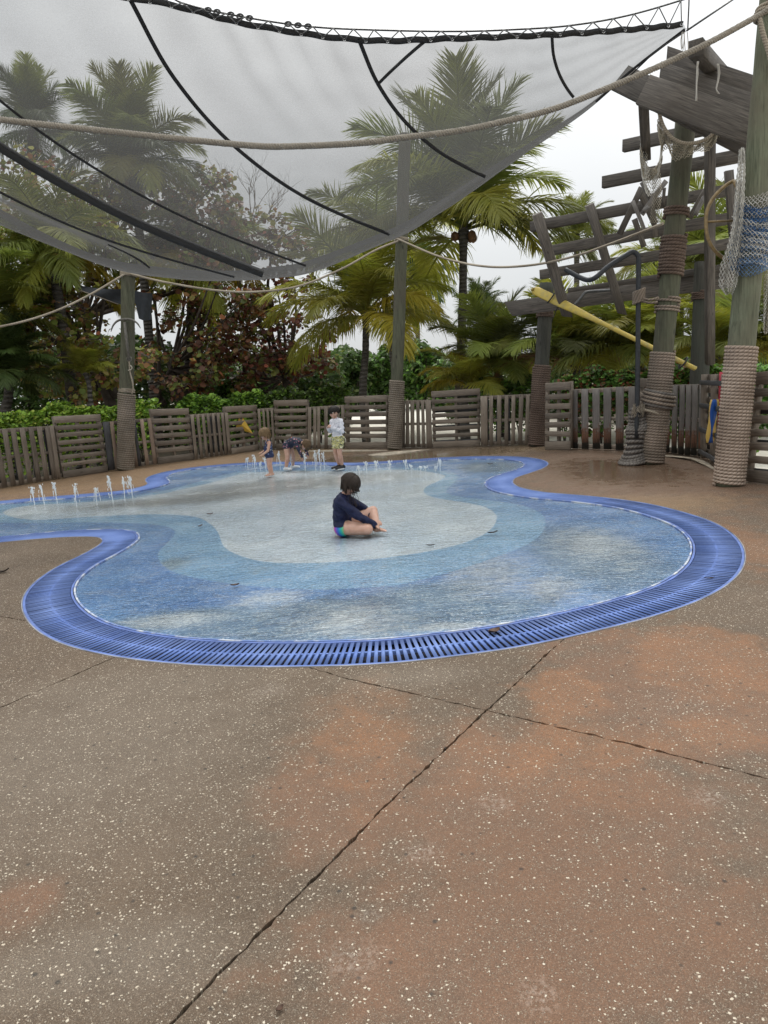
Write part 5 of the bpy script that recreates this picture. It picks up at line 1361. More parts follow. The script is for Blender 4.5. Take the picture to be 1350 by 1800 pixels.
hedge('mid green hedge behind the fence right of the anchor pole', 318, 470, 702, 692, 19.2, 20.2, MIDG+LIME[:1], 13, 3600, leaf=.055)
hedge('loose green bush behind the bending child', 455, 615, 690, 682, 20.4, 19.8, MIDG+DKG, 14, 3200, leaf=.06, depth=.7)
hedge('dark clipped hedge left of the oar pole', 842, 952, 672, 668, 17.4, 17.0, DKG+MIDG[:1], 15, 2800, leaf=.045)
hedge('hedge with green and dark red leaves behind the rust-stained pallet', 974, 1140, 662, 650, 15.2, 14.6, REDG, 16, 4200, leaf=.05)
hedge('green shrub at the foot of the dark brown post where the oar ends', 1158, 1262, 648, 645, 12.9, 12.7, REDG+MIDG, 17, 2600, leaf=.05)
hedge('green shrub behind the right end of the fence', 1290, 1480, 644, 636, 11.4, 10.9, MIDG, 18, 2600, leaf=.045)
def bushes():
    # each a separate rounded bush beyond the sand
    specs = [(615, 655, 46, 40, 37, DKG, 'dark green bush at the far side of the sand, left of the short palm trunk'), (672, 648, 40, 46, 38, DKG+MIDG[:1], 'dark green bush between the short palm trunk and the tall middle pole'), (742, 645, 44, 48, 37, DKG+MIDG, 'rounded green bush directly right of the tall middle pole'), (785, 662, 34, 34, 36, MIDG+DKG, 'low bush behind the foot of the tallest palm trunk'), (560, 672, 40, 28, 30, MIDG+DKG, 'low green bush behind the fence above the bending child'), (405, 672, 60, 26, 24, MIDG+DKG, 'low green bush under the red-leaved trees'), (455, 670, 44, 30, 25, DKG+MIDG, 'darker bush behind the toddler, under the red-leaved tree')]
    for k, (px, py, rx, ry, Y, pal, lab) in enumerate(specs):
        g = np.random.default_rng(50+k); c = np.array(at(px, py, Y)); s = mpp(Y); root = thing('bush', Vector((c[0], c[1], -.09)), lab, 'bush', 'bushes behind the fence')
        C = []; O = []
        for i in range(16):
            d = g.normal(0, 1, 3); d /= np.linalg.norm(d); cc = c+d*np.array([rx*s*.62, rx*s*.5, ry*s*.6]); p, dd = clump_pts(cc, (rx*s*.42, rx*s*.4, ry*s*.42), 130, g, .6); C.append(p); O.append(dd)
        gz = np.array([c[0], c[1], c[2]*.35]); p, dd = clump_pts(gz, (rx*s*.9, rx*s*.5, c[2]*.5), 700, g, .5); C.append(p); O.append(dd)
        V, F, T = leaves(np.vstack(C), .10*Y/25, pal, 60+k, 4, .5, np.vstack(O)); link('foliage', mk('foliage', V, F, None, T, False, LT), root)['kind'] = 'stuff'
        mb = MB()
        for i in range(5):
            q = tube([Vector((c[0]+g.uniform(-.2, .2), c[1], -.09)), Vector((c[0]+g.uniform(-.6, .6)*rx*s, c[1]+g.uniform(-.5, .5), c[2]+.3*ry*s))], [.05, .02], 5, False); mb.add(q[0], q[1])
        link('stems', mb.mesh('stems', BARK, True), root)['kind'] = 'stuff'
bushes()
def undergrowth():
    g = np.random.default_rng(99); C = []
    def band(px0, px1, yt, Y0, Y1, n):
        px = g.uniform(px0, px1, n); Yv = g.uniform(Y0, Y1, n); f = g.uniform(0, 1, n)
        for a, b, q in zip(px, Yv, f):
            top = at(a, yt+9*math.sin(a*.05)+6*math.sin(a*.13+1), b); C.append((top.x, top.y, -.05+(top.z+.05)*q))
    band(-250, 300, 590, 22, 25, 12000); band(300, 600, 632, 25, 29, 9000); band(780, 1420, 618, 24, 28, 11000)
    band(560, 870, 622, 58, 66, 5500); band(-250, 1600, 618, 70, 80, 9000)
    C = np.array(C); s = .11
    V, F, T = leaves(C, .13, DKG+[((.07, .07, .025), 1)], 77, 4, .4)
    # far leaves scale with distance
    k = np.repeat(np.clip(C[:, 1]/24, 1, 3), 4)[:, None]; Cc = np.repeat(C, 4, 0); V = Cc+(V-Cc)*k
    o = link('undergrowth', mk('undergrowth', V, F, None, T, False, LT)); o['kind'] = 'stuff'; o['label'] = 'dark green undergrowth filling the background behind the palms'; o['category'] = 'undergrowth'
undergrowth()
# ==PEOPLE==
# ------------------------------------------------------------------ people
def skinmat():
    t = NT('skin'); v = t.coord(); n = t.noise(v, 14, 3)
    c = t.mix(t.mr(n, .35, .65), (0.50, 0.28, 0.20), (0.60, 0.37, 0.28))
    p = t.bsdf(Base_Color=c, Roughness=.45); p.node.inputs['Subsurface Weight'].default_value = .08; p.node.inputs['Subsurface Radius'].default_value = (.02, .008, .004)
    return t.done(p)
SKIN = skinmat()
def capsule(p0, p1, r0, r1, s=14):
    p0, p1 = Vector(p0), Vector(p1); d = p1-p0
    if d.length < 1e-5: d = Vector((0, 0, 1e-4)); p1 = p0+d
    u = d.normalized(); P = []; r_ = []
    for a in np.linspace(-PI/2+.12, 0, 5): P.append(p0+u*(r0*math.sin(a))); r_.append(r0*math.cos(a))
    for f in (.33, .66): P.append(p0.lerp(p1, f)); r_.append(r0+(r1-r0)*f)
    for a in np.linspace(0, PI/2-.12, 5): P.append(p1+u*(r1*math.sin(a))); r_.append(r1*math.cos(a))
    return tube(P, r_, s)
def remesh(name, caps, voxel, smooth=4):
    mb = MB()
    for c in caps:
        q = capsule(*c[:4]); V = q[0]
        if len(c) > 5 and c[5]:   # flatten/scale about own centre
            m = V.mean(0); V = (V-m)*np.array(c[5])+m
        mb.add(V, q[1])
    me = mb.mesh(name+'_raw'); bm = bmesh.new(); bm.from_mesh(me); bmesh.ops.remove_doubles(bm, verts=bm.verts, dist=2e-4); bm.to_mesh(me); bm.free()
    o = bpy.data.objects.new('tmp', me); COL.objects.link(o)
    md = o.modifiers.new('r', 'REMESH'); md.mode = 'VOXEL'; md.voxel_size = voxel; md.use_smooth_shade = True
    sm = o.modifiers.new('s', 'SMOOTH'); sm.factor = .5; sm.iterations = smooth
    dg = bpy.context.evaluated_depsgraph_get(); out = bpy.data.meshes.new_from_object(o.evaluated_get(dg))
    bpy.data.objects.remove(o); bpy.data.meshes.remove(me); out.name = name
    return out
def nearest(V, caps):
    best = np.full(len(V), 1e9); idx = np.zeros(len(V), int); tt = np.zeros(len(V))
    for k, c in enumerate(caps):
        a, b = np.array(c[0]), np.array(c[1]); d = b-a; L = d@d+1e-9
        t = np.clip((V-a)@d/L, 0, 1); q = np.linalg.norm(V-(a+t[:, None]*d), axis=1)-(c[2]+(c[3]-c[2])*t)
        m = q < best; best[m] = q[m]; idx[m] = k; tt[m] = t[m]
    return idx, tt
def cloth(name, body, keep, off, mat, parent, Mx, wrinkle=.0, tint=None):
    n = len(body.vertices); V = np.empty(n*3); body.vertices.foreach_get('co', V); V = V.reshape(-1, 3)
    Nn = np.empty(n*3); body.vertices.foreach_get('normal', Nn); Nn = Nn.reshape(-1, 3)
    used = keep
    faces = [tuple(p.vertices) for p in body.polygons if all(used[v] for v in p.vertices)]
    ids = np.unique(np.array([v for f in faces for v in f])); mp = {int(v): i for i, v in enumerate(ids)}; m = len(ids)
    o_ = off*(1+wrinkle*np.sin(V[:, [2]]*95+V[:, [0]]*40)+wrinkle*np.sin(V[:, [1]]*120-V[:, [2]]*50))
    P = V[ids]+Nn[ids]*(o_[ids] if np.ndim(o_) else o_); Q = V[ids]-Nn[ids]*.001
    F = []; edge = {}
    for f in faces:
        g = [mp[v] for v in f]; F.append(g); F.append([x+m for x in g[::-1]])
        for a, b in zip(g, g[1:]+g[:1]):
            k = (min(a, b), max(a, b)); edge.setdefault(k, []).append((a, b))
    for k, e in edge.items():
        if len(e) == 1: a, b = e[0]; F.append([b, a, a+m, b+m])
    me = bpy.data.meshes.new(name); me.from_pydata(np.vstack([P, Q]).tolist(), [], F); me.materials.append(mat)
    me.polygons.foreach_set('use_smooth', np.ones(len(me.polygons), bool)); me.update()
    return link(name, me, parent, None, Mx)
def arm_hand(sh, el, wr, tip, side, r=(.033, .026, .019), lab='arm', hand=.085, curl=.5, pn=(0, 0, -1)):
    """upper arm, forearm, palm, four fingers and thumb; tip = direction the hand points, pn = palm normal"""
    sh, el, wr = Vector(sh), Vector(el), Vector(wr); d = Vector(tip).normalized(); n = Vector(pn); n = (n-d*n.dot(d)).normalized(); w_ = d.cross(n)*side
    C = [(sh, el, r[0], r[1], lab+'_u'), (el, wr, r[1], r[2], lab+'_f')]
    pc = wr+d*hand*.48
    for k in (-1.1, -.3, .4, 1.1): C.append((wr+w_*k*.009, pc+w_*k*.015, .010, .0095, lab+'_h'))
    for k, ln in zip((-1.5, -.5, .5, 1.5), (.40, .52, .48, .36)):
        b = pc+w_*k*.0125; m = b+(d+n*curl*.5+w_*k*.06).normalized()*hand*ln*.5; e = m+(d+n*curl*1.5).normalized()*hand*ln*.5
        C.append((b, m, .0068, .0062, lab+'_h')); C.append((m, e, .0062, .0052, lab+'_h'))
    b = wr+d*hand*.15-w_*.014; m = b+(d*.7-w_*.8+n*.3).normalized()*hand*.3; C.append((b, m, .0085, .007, lab+'_h')); C.append((m, m+(d-w_*.1+n*.4).normalized()*hand*.26, .007, .0058, lab+'_h'))
    return C
def head_caps(c, fwd, up, r=.083, lab='head'):
    """skull, jaw, nose, ears, brow, lips about centre c"""
    c, f, u = Vector(c), Vector(fwd).normalized(), Vector(up); u = (u-f*u.dot(f)).normalized(); s = f.cross(u)
    C = [(c-f*.012+u*.012, c+f*.012+u*.012, r, r*.93, lab), (c+f*.022-u*.045, c+f*.036-u*.062, r*.66, r*.46, lab), (c-u*.02+f*.02+s*.02, c-u*.02+f*.02-s*.02, r*.75, r*.75, lab)]
    nb = c+f*(r*.96)-u*.004; C.append((nb+u*.018-f*.006, nb-u*.012+f*.008, .007, .0115, 'nose'))
    for k in (-1, 1): C.append((c+s*k*r*.93-u*.012, c+s*k*(r*.93+.006)+u*.014-f*.006, .012, .014, 'ear'))
    C.append((c+f*(r*.80)-u*.05+s*.012, c+f*(r*.80)-u*.05-s*.012, .012, .012, lab))
    return C, dict(c=c, f=f, u=u, s=s, r=r)
EYEW = plain('eye_white', (.75, .74, .72), .25); IRIS = plain('eye_brown', (.03, .018, .01), .2); LIP = plain('lips', (.45, .16, .14), .5)
def face(h, par, Mx):
    c, f, u, s, r = h['c'], h['f'], h['u'], h['s'], h['r']
    for k in (-1, 1):
        e = c+f*(r*.86)+s*k*.030+u*.0; q = capsule(e, e+f*.001, .0125, .0125, 10); o = link('eye', mk('eye', q[0], q[1], smooth=True, mat=EYEW), par, None, Mx)
        q = capsule(e+f*.0072, e+f*.0078, .0066, .0066, 8); link('iris', mk('iris', q[0], q[1], smooth=True, mat=IRIS), o)
        WORLD['iris'] = Matrix.Identity(4)
        link_fix(o)
        b = e+u*.020+f*.004; q = tube([b-s*.016-u*.002, b+u*.003, b+s*.016-u*.002], [.0022, .0035, .0022], 6); link('eyebrow', mk('eyebrow', q[0], q[1], smooth=True, mat=IRIS), par, None, Mx)
    m = c+f*(r*.80+.0115)-u*.05; q = tube([m-s*.018-f*.004, m+f*.0005, m+s*.018-f*.004], [.002, .0045, .002], 6); link('mouth', mk('mouth', q[0], q[1], smooth=True, mat=LIP), par, None, Mx)
def link_fix(o):
    for ch in [c for c in bpy.data.objects if c.parent is o]:
        ch.matrix_parent_inverse = Matrix.Identity(4); ch.matrix_basis = Matrix.Identity(4)
def hairmat(name, a, b, rough=.4):
    t = NT(name); v = t.coord(); n = t.noise(t.vmap(v, (45, 45, 5)), 3, 4, .6)
    return t.done(t.bsdf(Base_Color=t.mix(t.mr(n, .3, .7), a, b), Roughness=rough, Specular_IOR_Level=.3, Normal=t.bump(n, .006)))
def strands(name, h, mat, par, Mx, n, ln, seed, back=(-1.0, 1.0), rad=.0042, wave=.012, front=-.15, lift=.006, fall=(0, 0, -1)):
    """locks from the parting down over the skull, then hanging"""
    g = random.Random(seed); mb = MB(); c, f, u, s, r = h['c'], h['f'], h['u'], h['s'], h['r']; fall = Vector(fall).normalized()
    locks = [(2*PI*(k+g.uniform(-.4, .4))/(n//9), ln*g.uniform(.62, 1.15), g.uniform(-.02, .02), g.uniform(-.02, .02)) for k in range(n//9)]
    for i in range(n):
        lk = locks[(i//9) % len(locks)]; az = lk[0]+g.uniform(-.16, .16); side = math.sin(az); fr = math.cos(az)
        L = lk[1]*g.uniform(.9, 1.06); ld = (f*math.cos(lk[0])+s*math.sin(lk[0])).normalized()
        if fr > front: L = min(L, .10*(1+.25*g.random())) if abs(side) < .75 else L*.85
        d = (f*fr+s*side).normalized(); rr = r*1.04+lift*g.random(); P = []
        top = c+u*.012
        for a in np.linspace(.15+.25*g.random(), 1.62, 6): P.append(top+d*(rr*1.05*math.sin(a))+u*(rr*math.cos(a))-f*.004)
        p = P[-1]; dd = (fall+d*.05+Vector((g.uniform(-.1, .1), g.uniform(-.1, .1), 0))).normalized()
        k = max(1, int((L-.09)/.03))
        if L > .10:
            for q in range(k): p = p+dd*.03+(ld-d)*rr*.28*(1 if q < 3 else .1)+Vector((lk[2]+g.uniform(-wave, wave)*.5, lk[3]+g.uniform(-wave, wave)*.5, 0))*.3; P.append(p)
        P = catmull([tuple(x) for x in P], 3); rad_ = np.full(len(P), rad*g.uniform(.7, 1.3)); rad_[-3:] *= np.array([.75, .5, .25]); rad_[0] *= .5
        q = tube(P, rad_, 5); mb.add(q[0], q[1])
    cap = capsule(c-f*.016+u*.016, c+f*.0+u*.022, r*1.045, r*.99, 20)
    V = cap[0]; keepm = None
    mb.add(V, cap[1])
    return link(name, mb.mesh(name, mat, True), par, None, Mx)
def leg(hip, kn, an, toe, r=(.062, .043, .027), lab='leg', foot=.15, calf=None):
    hip, kn, an, toe = Vector(hip), Vector(kn), Vector(an), Vector(toe); d = (toe-an); fd = d.normalized()
    sd_ = fd.cross(Vector((0, 0, 1)));  sd_ = sd_.normalized() if sd_.length > .1 else Vector((0, 1, 0))
    cm = kn.lerp(an, .32)
    back = (kn.lerp(an, .32)-(hip+an)/2); C = [(hip, kn, r[0], r[1], lab+'_t'), (kn, cm, r[1]*.96, r[1]*.98, lab+'_s'), (cm, an, r[1]*.98, r[2], lab+'_s')]
    C += [(an-fd*.018-Vector((0, 0, .01)), an+d*.55, .024, .019, lab+'_k'), (an+d*.45+sd_*.008, toe+sd_*.010, .018, .012, lab+'_k'), (an+d*.45-sd_*.010, toe-sd_*.012-fd*.01, .017, .010, lab+'_k')]
    for k, o_ in zip((-2, -1, 0, 1, 2), (-.018, -.006, 0, .004, .008)):
        b = toe+sd_*k*.0085+fd*(o_); C.append((b-fd*.01, b+fd*.016, .0068, .0062, lab+'_k'))
    return C
def place(px, py, head):
    g = ground(px, py); return Matrix.Translation(g)@Matrix.Rotation(R(head), 4, 'Z')
def vcoords(me):
    V = np.empty(len(me.vertices)*3); me.vertices.foreach_get('co', V); return V.reshape(-1, 3)
def person(label, Mx, caps, voxel=.0055):
    root = thing('person', Mx.translation, label, 'person')
    body = remesh('body', caps, voxel); body.materials.append(SKIN); link('body', body, root, None, Mx)
    V = vcoords(body); idx, tt = nearest(V, caps); labs = np.array([caps[i][4] for i in idx])
    return root, body, V, labs, tt
def sw(labs, *pre): return np.array([any(l.startswith(p) for p in pre) for l in labs])

def fabric(name, a, b, rough=.75, scale=40):
    t = NT(name); v = t.coord(); n = t.noise(v, scale, 3); w_ = t.noise(v, 16, 3)
    return t.done(t.bsdf(Base_Color=t.mix(t.mr(n, .35, .65), a, b), Roughness=rough, Specular_IOR_Level=.2, Normal=t.bump(w_, .008)))
def girl():
    Mx = place(607, 940, -8)
    # local: x ahead (to the right of the photo), y away from the camera
    hipz = .085
    T = []
    T += [((-.01, -.055, hipz), (-.01, .055, hipz), .088, .088, 'pelvis'), ((-.015, 0, .10), (-.02, 0, .22), .092, .085, 'torso'), ((-.02, -.035, .20), (-.01, -.05, .34), .075, .072, 'torso'), ((-.02, .035, .20), (-.01, .05, .34), .075, .072, 'torso'),
          ((-.005, -.085, .375), (-.005, .085, .375), .050, .050, 'torso'), ((-.005, 0, .36), (.015, 0, .405), .055, .045, 'torso'), ((.012, 0, .40), (.038, 0, .455), .034, .032, 'neck')]
    hc, H = head_caps((.092, -.004, .528), (.74, -.20, -.58), (.58, 0, .8), .086)
    T += hc
    T += arm_hand((.0, -.120, .370), (.17, -.150, .225), (.325, -.085, .105), (.9, .25, -.5), 1, (.043, .036, .026), 'rarm', .085, .6, (0, 0, -1))
    T += arm_hand((.0, .120, .370), (.17, .150, .255), (.33, .035, .135), (.8, -.4, -.5), -1, (.043, .036, .026), 'larm', .085, .6, (0, 0, -1))
    T += leg((.02, -.06, .085), (.262, -.150, .078), (.235, .01, .042), (.12, .075, .03), (.078, .055, .034), 'rleg')
    T += leg((.02, .065, .09), (.285, .125, .215), (.335, -.035, .055), (.43, -.085, .045), (.075, .052, .034), 'lleg')
    root, body, V, labs, tt = person('child with wet dark hair in navy long-sleeved swim shirt sitting cross-legged on the splash pad', Mx, T, .0055)
    NAVY = fabric('navy_swim_cloth', (.008, .010, .032), (.014, .018, .052), .6)
    k = sw(labs, 'torso', 'rarm_u', 'larm_u', 'rarm_f', 'larm_f') | (sw(labs, 'pelvis') & (V[:, 2] > .105+.05*np.clip(V[:, 0], 0, .1)/.1)) | (sw(labs, 'neck') & (tt < .12))
    cloth('swim_shirt', body, k, .009, NAVY, root, Mx, .35)
    t = NT('rainbow_cloth'); v = t.coord(); y = t.n('SeparateXYZ', {0: v}).outputs
    q = t.math('ADD', t.math('MULTIPLY', y[0], 2.2), t.math('MULTIPLY', y[1], -1.5))
    rp = t.n('ValToRGB', {0: t.mr(q, -.18, .30)}); cr_ = rp.color_ramp; cols = [(.75, .16, .04), (.65, .04, .22), (.25, .05, .40), (.02, .12, .5), (.02, .42, .30), (.55, .55, .06)]
    while len(cr_.elements) < 6: cr_.elements.new(.5)
    for i, c in enumerate(cols): cr_.elements[i].position = i/5; cr_.elements[i].color = (*c, 1)
    RB = t.done(t.bsdf(Base_Color=rp.outputs[0], Roughness=.6))
    cloth('swim_briefs', body, (sw(labs, 'pelvis') & (V[:, 2] < .118)) | (sw(labs, 'rleg_t', 'lleg_t') & (tt < .08)), .0055, RB, root, Mx)
    HM = hairmat('wet_dark_hair', (.010, .006, .004), (.04, .024, .014), .4)
    face(H, root, Mx)
    strands('hair', H, HM, root, Mx, 540, .195, 5, rad=.0042, front=.25, fall=(.12, -.03, -1), lift=.012)
    g = random.Random(3); mb = MB()
    for i in range(9):
        b = H['c']+H['f']*.05-H['u']*.05+Vector((g.uniform(-.02, .05), -.06+g.uniform(-.03, .05), 0)); P = [b]
        for k in range(6): P.append(P[-1]+Vector((g.uniform(-.012, .016), g.uniform(-.01, .01), -.026)))
        q = tube(catmull([tuple(p) for p in P], 3), .0022, 4); mb.add(q[0], q[1])
    link('wet_strands', mb.mesh('wet_strands', HM, True), root, None, Mx)
girl()
def boy():
    Mx = place(598, 825, 222)   # faces left and a little towards the camera
    T = [((0, -.045, .56), (0, .045, .56), .075, .075, 'pelvis'), ((0, 0, .58), (.005, 0, .72), .075, .078, 'torso'), ((0, -.035, .70), (0, -.05, .84), .064, .064, 'torso'), ((0, .035, .70), (0, .05, .84), .064, .064, 'torso'),
         ((-.005, -.085, .870), (-.005, .085, .870), .042, .042, 'torso'), ((0, 0, .86), (.008, 0, .905), .05, .04, 'torso'), ((.008, 0, .90), (.022, 0, .955), .032, .031, 'neck')]
    hc, H = head_caps((.034, 0, 1.035), (.96, .14, -.1), (.1, 0, 1), .084); T += hc
    T += arm_hand((-.005, .118, .865), (.02, .165, .695), (.165, .055, .775), (.5, -.45, .75), -1, (.036, .030, .022), 'larm', .078, .9, (0, -1, 0))
    T += arm_hand((-.005, -.118, .865), (.03, -.160, .70), (.165, -.035, .765), (.5, .45, .75), 1, (.036, .030, .022), 'rarm', .078, .9, (0, 1, 0))
    T += leg((0, .055, .54), (.035, .062, .305), (-.01, .055, .065), (.115, .068, .03), (.065, .046, .029), 'lleg')
    T += leg((0, -.055, .54), (.025, -.060, .305), (-.035, -.058, .065), (.09, -.075, .03), (.065, .046, .029), 'rleg')
    root, body, V, labs, tt = person('dark-haired boy in white long-sleeved shirt and yellow shorts standing with hands at chest', Mx, T)
    WHT = fabric('white_shirt_cloth', (.66, .66, .72), (.78, .78, .82), .8)
    cloth('shirt', body, sw(labs, 'torso', 'larm_u', 'larm_f', 'rarm_u', 'rarm_f') & ~((labs == 'x')) | (sw(labs, 'pelvis') & (V[:, 2] > .545)) | (sw(labs, 'neck') & (tt < .15)), .012, WHT, root, Mx, .35)
    t = NT('yellow_print_cloth'); v = t.coord(); n = t.noise(v, 26, 3, .6, 1.5); n2 = t.noise(v, 34, 2)
    c = t.mix(t.mr(n, .52, .56), (.58, .53, .22), (.10, .11, .09)); c = t.mix(t.mr(n2, .58, .62), c, (.72, .70, .52))
    YS = t.done(t.bsdf(Base_Color=c, Roughness=.85))
    cloth('shorts', body, (sw(labs, 'pelvis') & (V[:, 2] < .60)) | (sw(labs, 'lleg_t', 'rleg_t') & (V[:, 2] > .385)) | (sw(labs, 'torso') & (V[:, 2] < .60)), .016, YS, root, Mx, .3)
    face(H, root, Mx); strands('hair', H, hairmat('short_black_hair', (.010, .008, .007), (.035, .026, .02), .45), root, Mx, 380, .12, 9, rad=.0045, front=.2, lift=.014)
    BK = plain('black_shoe', (.012, .012, .014), .5); SOLE = plain('white_sole', (.75, .75, .73), .5)
    for an, toe in (((-.01, .055, .065), (.115, .068, .03)), ((-.035, -.058, .065), (.09, -.075, .03))):
        a, b = Vector(an), Vector(toe); d = (b-a).normalized(); d.z = 0; d.normalize(); hz = Vector((a.x, a.y, .042))
        me = remesh('shoe', [(hz-d*.03, hz+d*.04, .038, .036, 's'), (hz+d*.04-Vector((0, 0, .004)), hz+d*.145-Vector((0, 0, .012)), .038, .030, 's'), (Vector((a.x, a.y, .05)), Vector((a.x, a.y, .075)), .036, .034, 's')], .006, 2); me.materials.append(BK)
        o = link('shoe', me, root, None, Mx)
        n = 20; pr = []
        for i in range(n): q = 2*PI*i/n; pr.append(hz+d*(.055+.115*math.cos(q))+d.cross(Vector((0, 0, 1)))*(.043*math.sin(q)*(1+.1*math.cos(q))))
        Vv = [(p.x, p.y, .004) for p in pr]+[(p.x, p.y, .026) for p in pr]; F = [list(range(n))[::-1], [n+i for i in range(n)]]+[[i, (i+1) % n, n+(i+1) % n, n+i] for i in range(n)]
        m2 = bpy.data.meshes.new('sole'); m2.from_pydata(Vv, [], F); m2.materials.append(SOLE); so = link('sole', m2, o); so.matrix_parent_inverse = Matrix.Identity(4)
boy()
def floral(name, base, c1, c2, c3):
    t = NT(name); v = t.coord(); nd = t.n('TexVoronoi', {'Vector': v, 'Scale': 24.0}); h = t.n('SeparateColor', {0: nd.outputs['Color']}).outputs
    n = t.noise(v, 60, 2); d = t.math('ADD', nd.outputs['Distance'], t.math('MULTIPLY', t.math('SUBTRACT', n, .5), .25)); m = t.mr(d, .33, .37, 1, 0)
    c = t.mix(h[0], c1, c2); c = t.mix(t.mr(h[1], .6, .62), c, c3)
    c = t.mix(t.math('MULTIPLY', m, t.mr(h[2], .3, .32)), base, c)
    return t.done(t.bsdf(Base_Color=c, Roughness=.7))
def toddler():
    Mx = place(477, 837, 196)
    T = [((0, -.03, .375), (0, .03, .375), .072, .072, 'pelvis'), ((.008, 0, .39), (.012, 0, .50), .074, .068, 'torso'), ((0, -.03, .49), (-.005, -.035, .575), .056, .052, 'torso'), ((0, .03, .49), (-.005, .035, .575), .056, .052, 'torso'),
         ((-.01, -.062, .600), (-.01, .062, .600), .034, .034, 'torso'), ((-.005, 0, .59), (.0, 0, .635), .04, .034, 'torso'), ((0, 0, .63), (.018, 0, .675), .027, .027, 'neck')]
    hc, H = head_caps((.045, 0, .755), (.9, .1, -.3), (.3, 0, .95), .079); T += hc
    T += arm_hand((-.01, .085, .59), (.03, .125, .465), (.13, .10, .40), (.9, -.1, -.15), -1, (.027, .024, .018), 'larm', .062, .4, (0, 0, -1))
    T += arm_hand((-.01, -.085, .59), (.02, -.13, .475), (.115, -.11, .42), (.9, .1, -.1), 1, (.027, .024, .018), 'rarm', .062, .4, (0, 0, -1))
    T += leg((0, .042, .36), (.012, .045, .205), (-.012, .042, .045), (.075, .05, .02), (.054, .038, .026), 'lleg')
    T += leg((0, -.042, .36), (.02, -.045, .205), (.0, -.042, .045), (.085, -.05, .02), (.054, .038, .026), 'rleg')
    root, body, V, labs, tt = person('small blond toddler in sleeveless navy patterned swimsuit standing among the water jets', Mx, T)
    SU_ = floral('navy_star_cloth', (.012, .022, .075), (.35, .42, .6), (.05, .10, .3), (.5, .5, .55))
    k = (sw(labs, 'torso') & (V[:, 2] < .585+.12*(np.abs(np.abs(V[:, 1])-.045) < .018))) | sw(labs, 'pelvis') | (sw(labs, 'lleg_t', 'rleg_t') & (V[:, 2] > .335))
    cloth('swimsuit', body, k & ~sw(labs, 'larm', 'rarm'), .007, SU_, root, Mx, .2)
    face(H, root, Mx); strands('hair', H, hairmat('blond_brown_hair', (.12, .075, .035), (.26, .17, .085), .5), root, Mx, 420, .20, 15, rad=.0042, front=.1, lift=.016, wave=.03)
    # small bun
    b = H['c']+H['u']*.075-H['f']*.02; q = capsule(b, b+H['u']*.02, .026, .022, 12); link('hair_bun', mk('hair_bun', q[0], q[1], smooth=True, mat=bpy.data.materials['blond_brown_hair']), root, None, Mx)
toddler()
def bender():
    Mx = place(515, 825.5, -22)   # bends over to the right
    T = [((-.06, -.035, .46), (-.06, .035, .46), .078, .078, 'pelvis'), ((-.04, 0, .48), (.07, 0, .535), .078, .074, 'torso'), ((.05, -.03, .53), (.15, -.042, .53), .062, .058, 'torso'), ((.05, .03, .53), (.15, .042, .53), .062, .058, 'torso'),
         ((.178, -.075, .515), (.178, .075, .515), .040, .040, 'torso'), ((.16, 0, .52), (.215, 0, .515), .045, .036, 'torso'), ((.21, 0, .515), (.255, 0, .495), .029, .028, 'neck')]
    hc, H = head_caps((.315, .005, .455), (.25, .1, -.95), (.95, 0, .25), .078); T += hc
    T += arm_hand((.178, -.100, .505), (.235, -.125, .365), (.275, -.10, .235), (.15, .1, -1), 1, (.030, .026, .019), 'rarm', .066, .5, (-1, 0, 0))
    T += arm_hand((.178, .100, .505), (.24, .125, .37), (.29, .09, .25), (.15, -.1, -1), -1, (.030, .026, .019), 'larm', .066, .5, (-1, 0, 0))
    T += leg((-.06, .06, .44), (-.035, .10, .25), (-.065, .125, .05), (.035, .15, .022), (.062, .044, .028), 'lleg')
    T += leg((-.06, -.06, .44), (-.03, -.105, .25), (-.07, -.135, .05), (.03, -.15, .022), (.062, .044, .028), 'rleg')
    root, body, V, labs, tt = person('child in dark floral long-sleeved swimsuit bending over to touch the water jets', Mx, T)
    FL_ = floral('dark_floral_cloth', (.012, .018, .04), (.55, .12, .12), (.06, .16, .30), (.55, .28, .30))
    cloth('swimsuit', body, sw(labs, 'torso', 'pelvis', 'larm_u', 'larm_f', 'rarm_u', 'rarm_f') | (sw(labs, 'lleg_t', 'rleg_t') & (V[:, 2] > .405)) | (sw(labs, 'neck') & (tt < .2)), .007, FL_, root, Mx, .2)
    face(H, root, Mx); strands('hair', H, hairmat('light_brown_hair', (.09, .055, .03), (.20, .13, .07), .5), root, Mx, 320, .14, 25, rad=.0042, front=.2, lift=.012, fall=(.1, 0, -1))
    SH = plain('white_water_shoe', (.72, .72, .72), .6)
    for a, b in (((-.065, .125, .05), (.035, .15, .022)), ((-.07, -.135, .05), (.03, -.15, .022))):
        a, b = Vector(a), Vector(b); d = (b-a); d.z = 0; d.normalize(); hz = Vector((a.x, a.y, .036))
        me = remesh('shoe', [(hz-d*.022, hz+d*.03, .033, .031, 's'), (hz+d*.03, hz+d*.115-Vector((0, 0, .008)), .032, .026, 's'), (Vector((a.x, a.y, .045)), Vector((a.x, a.y, .062)), .032, .031, 's')], .006, 2); me.materials.append(SH); link('shoe', me, root, None, Mx)
bender()

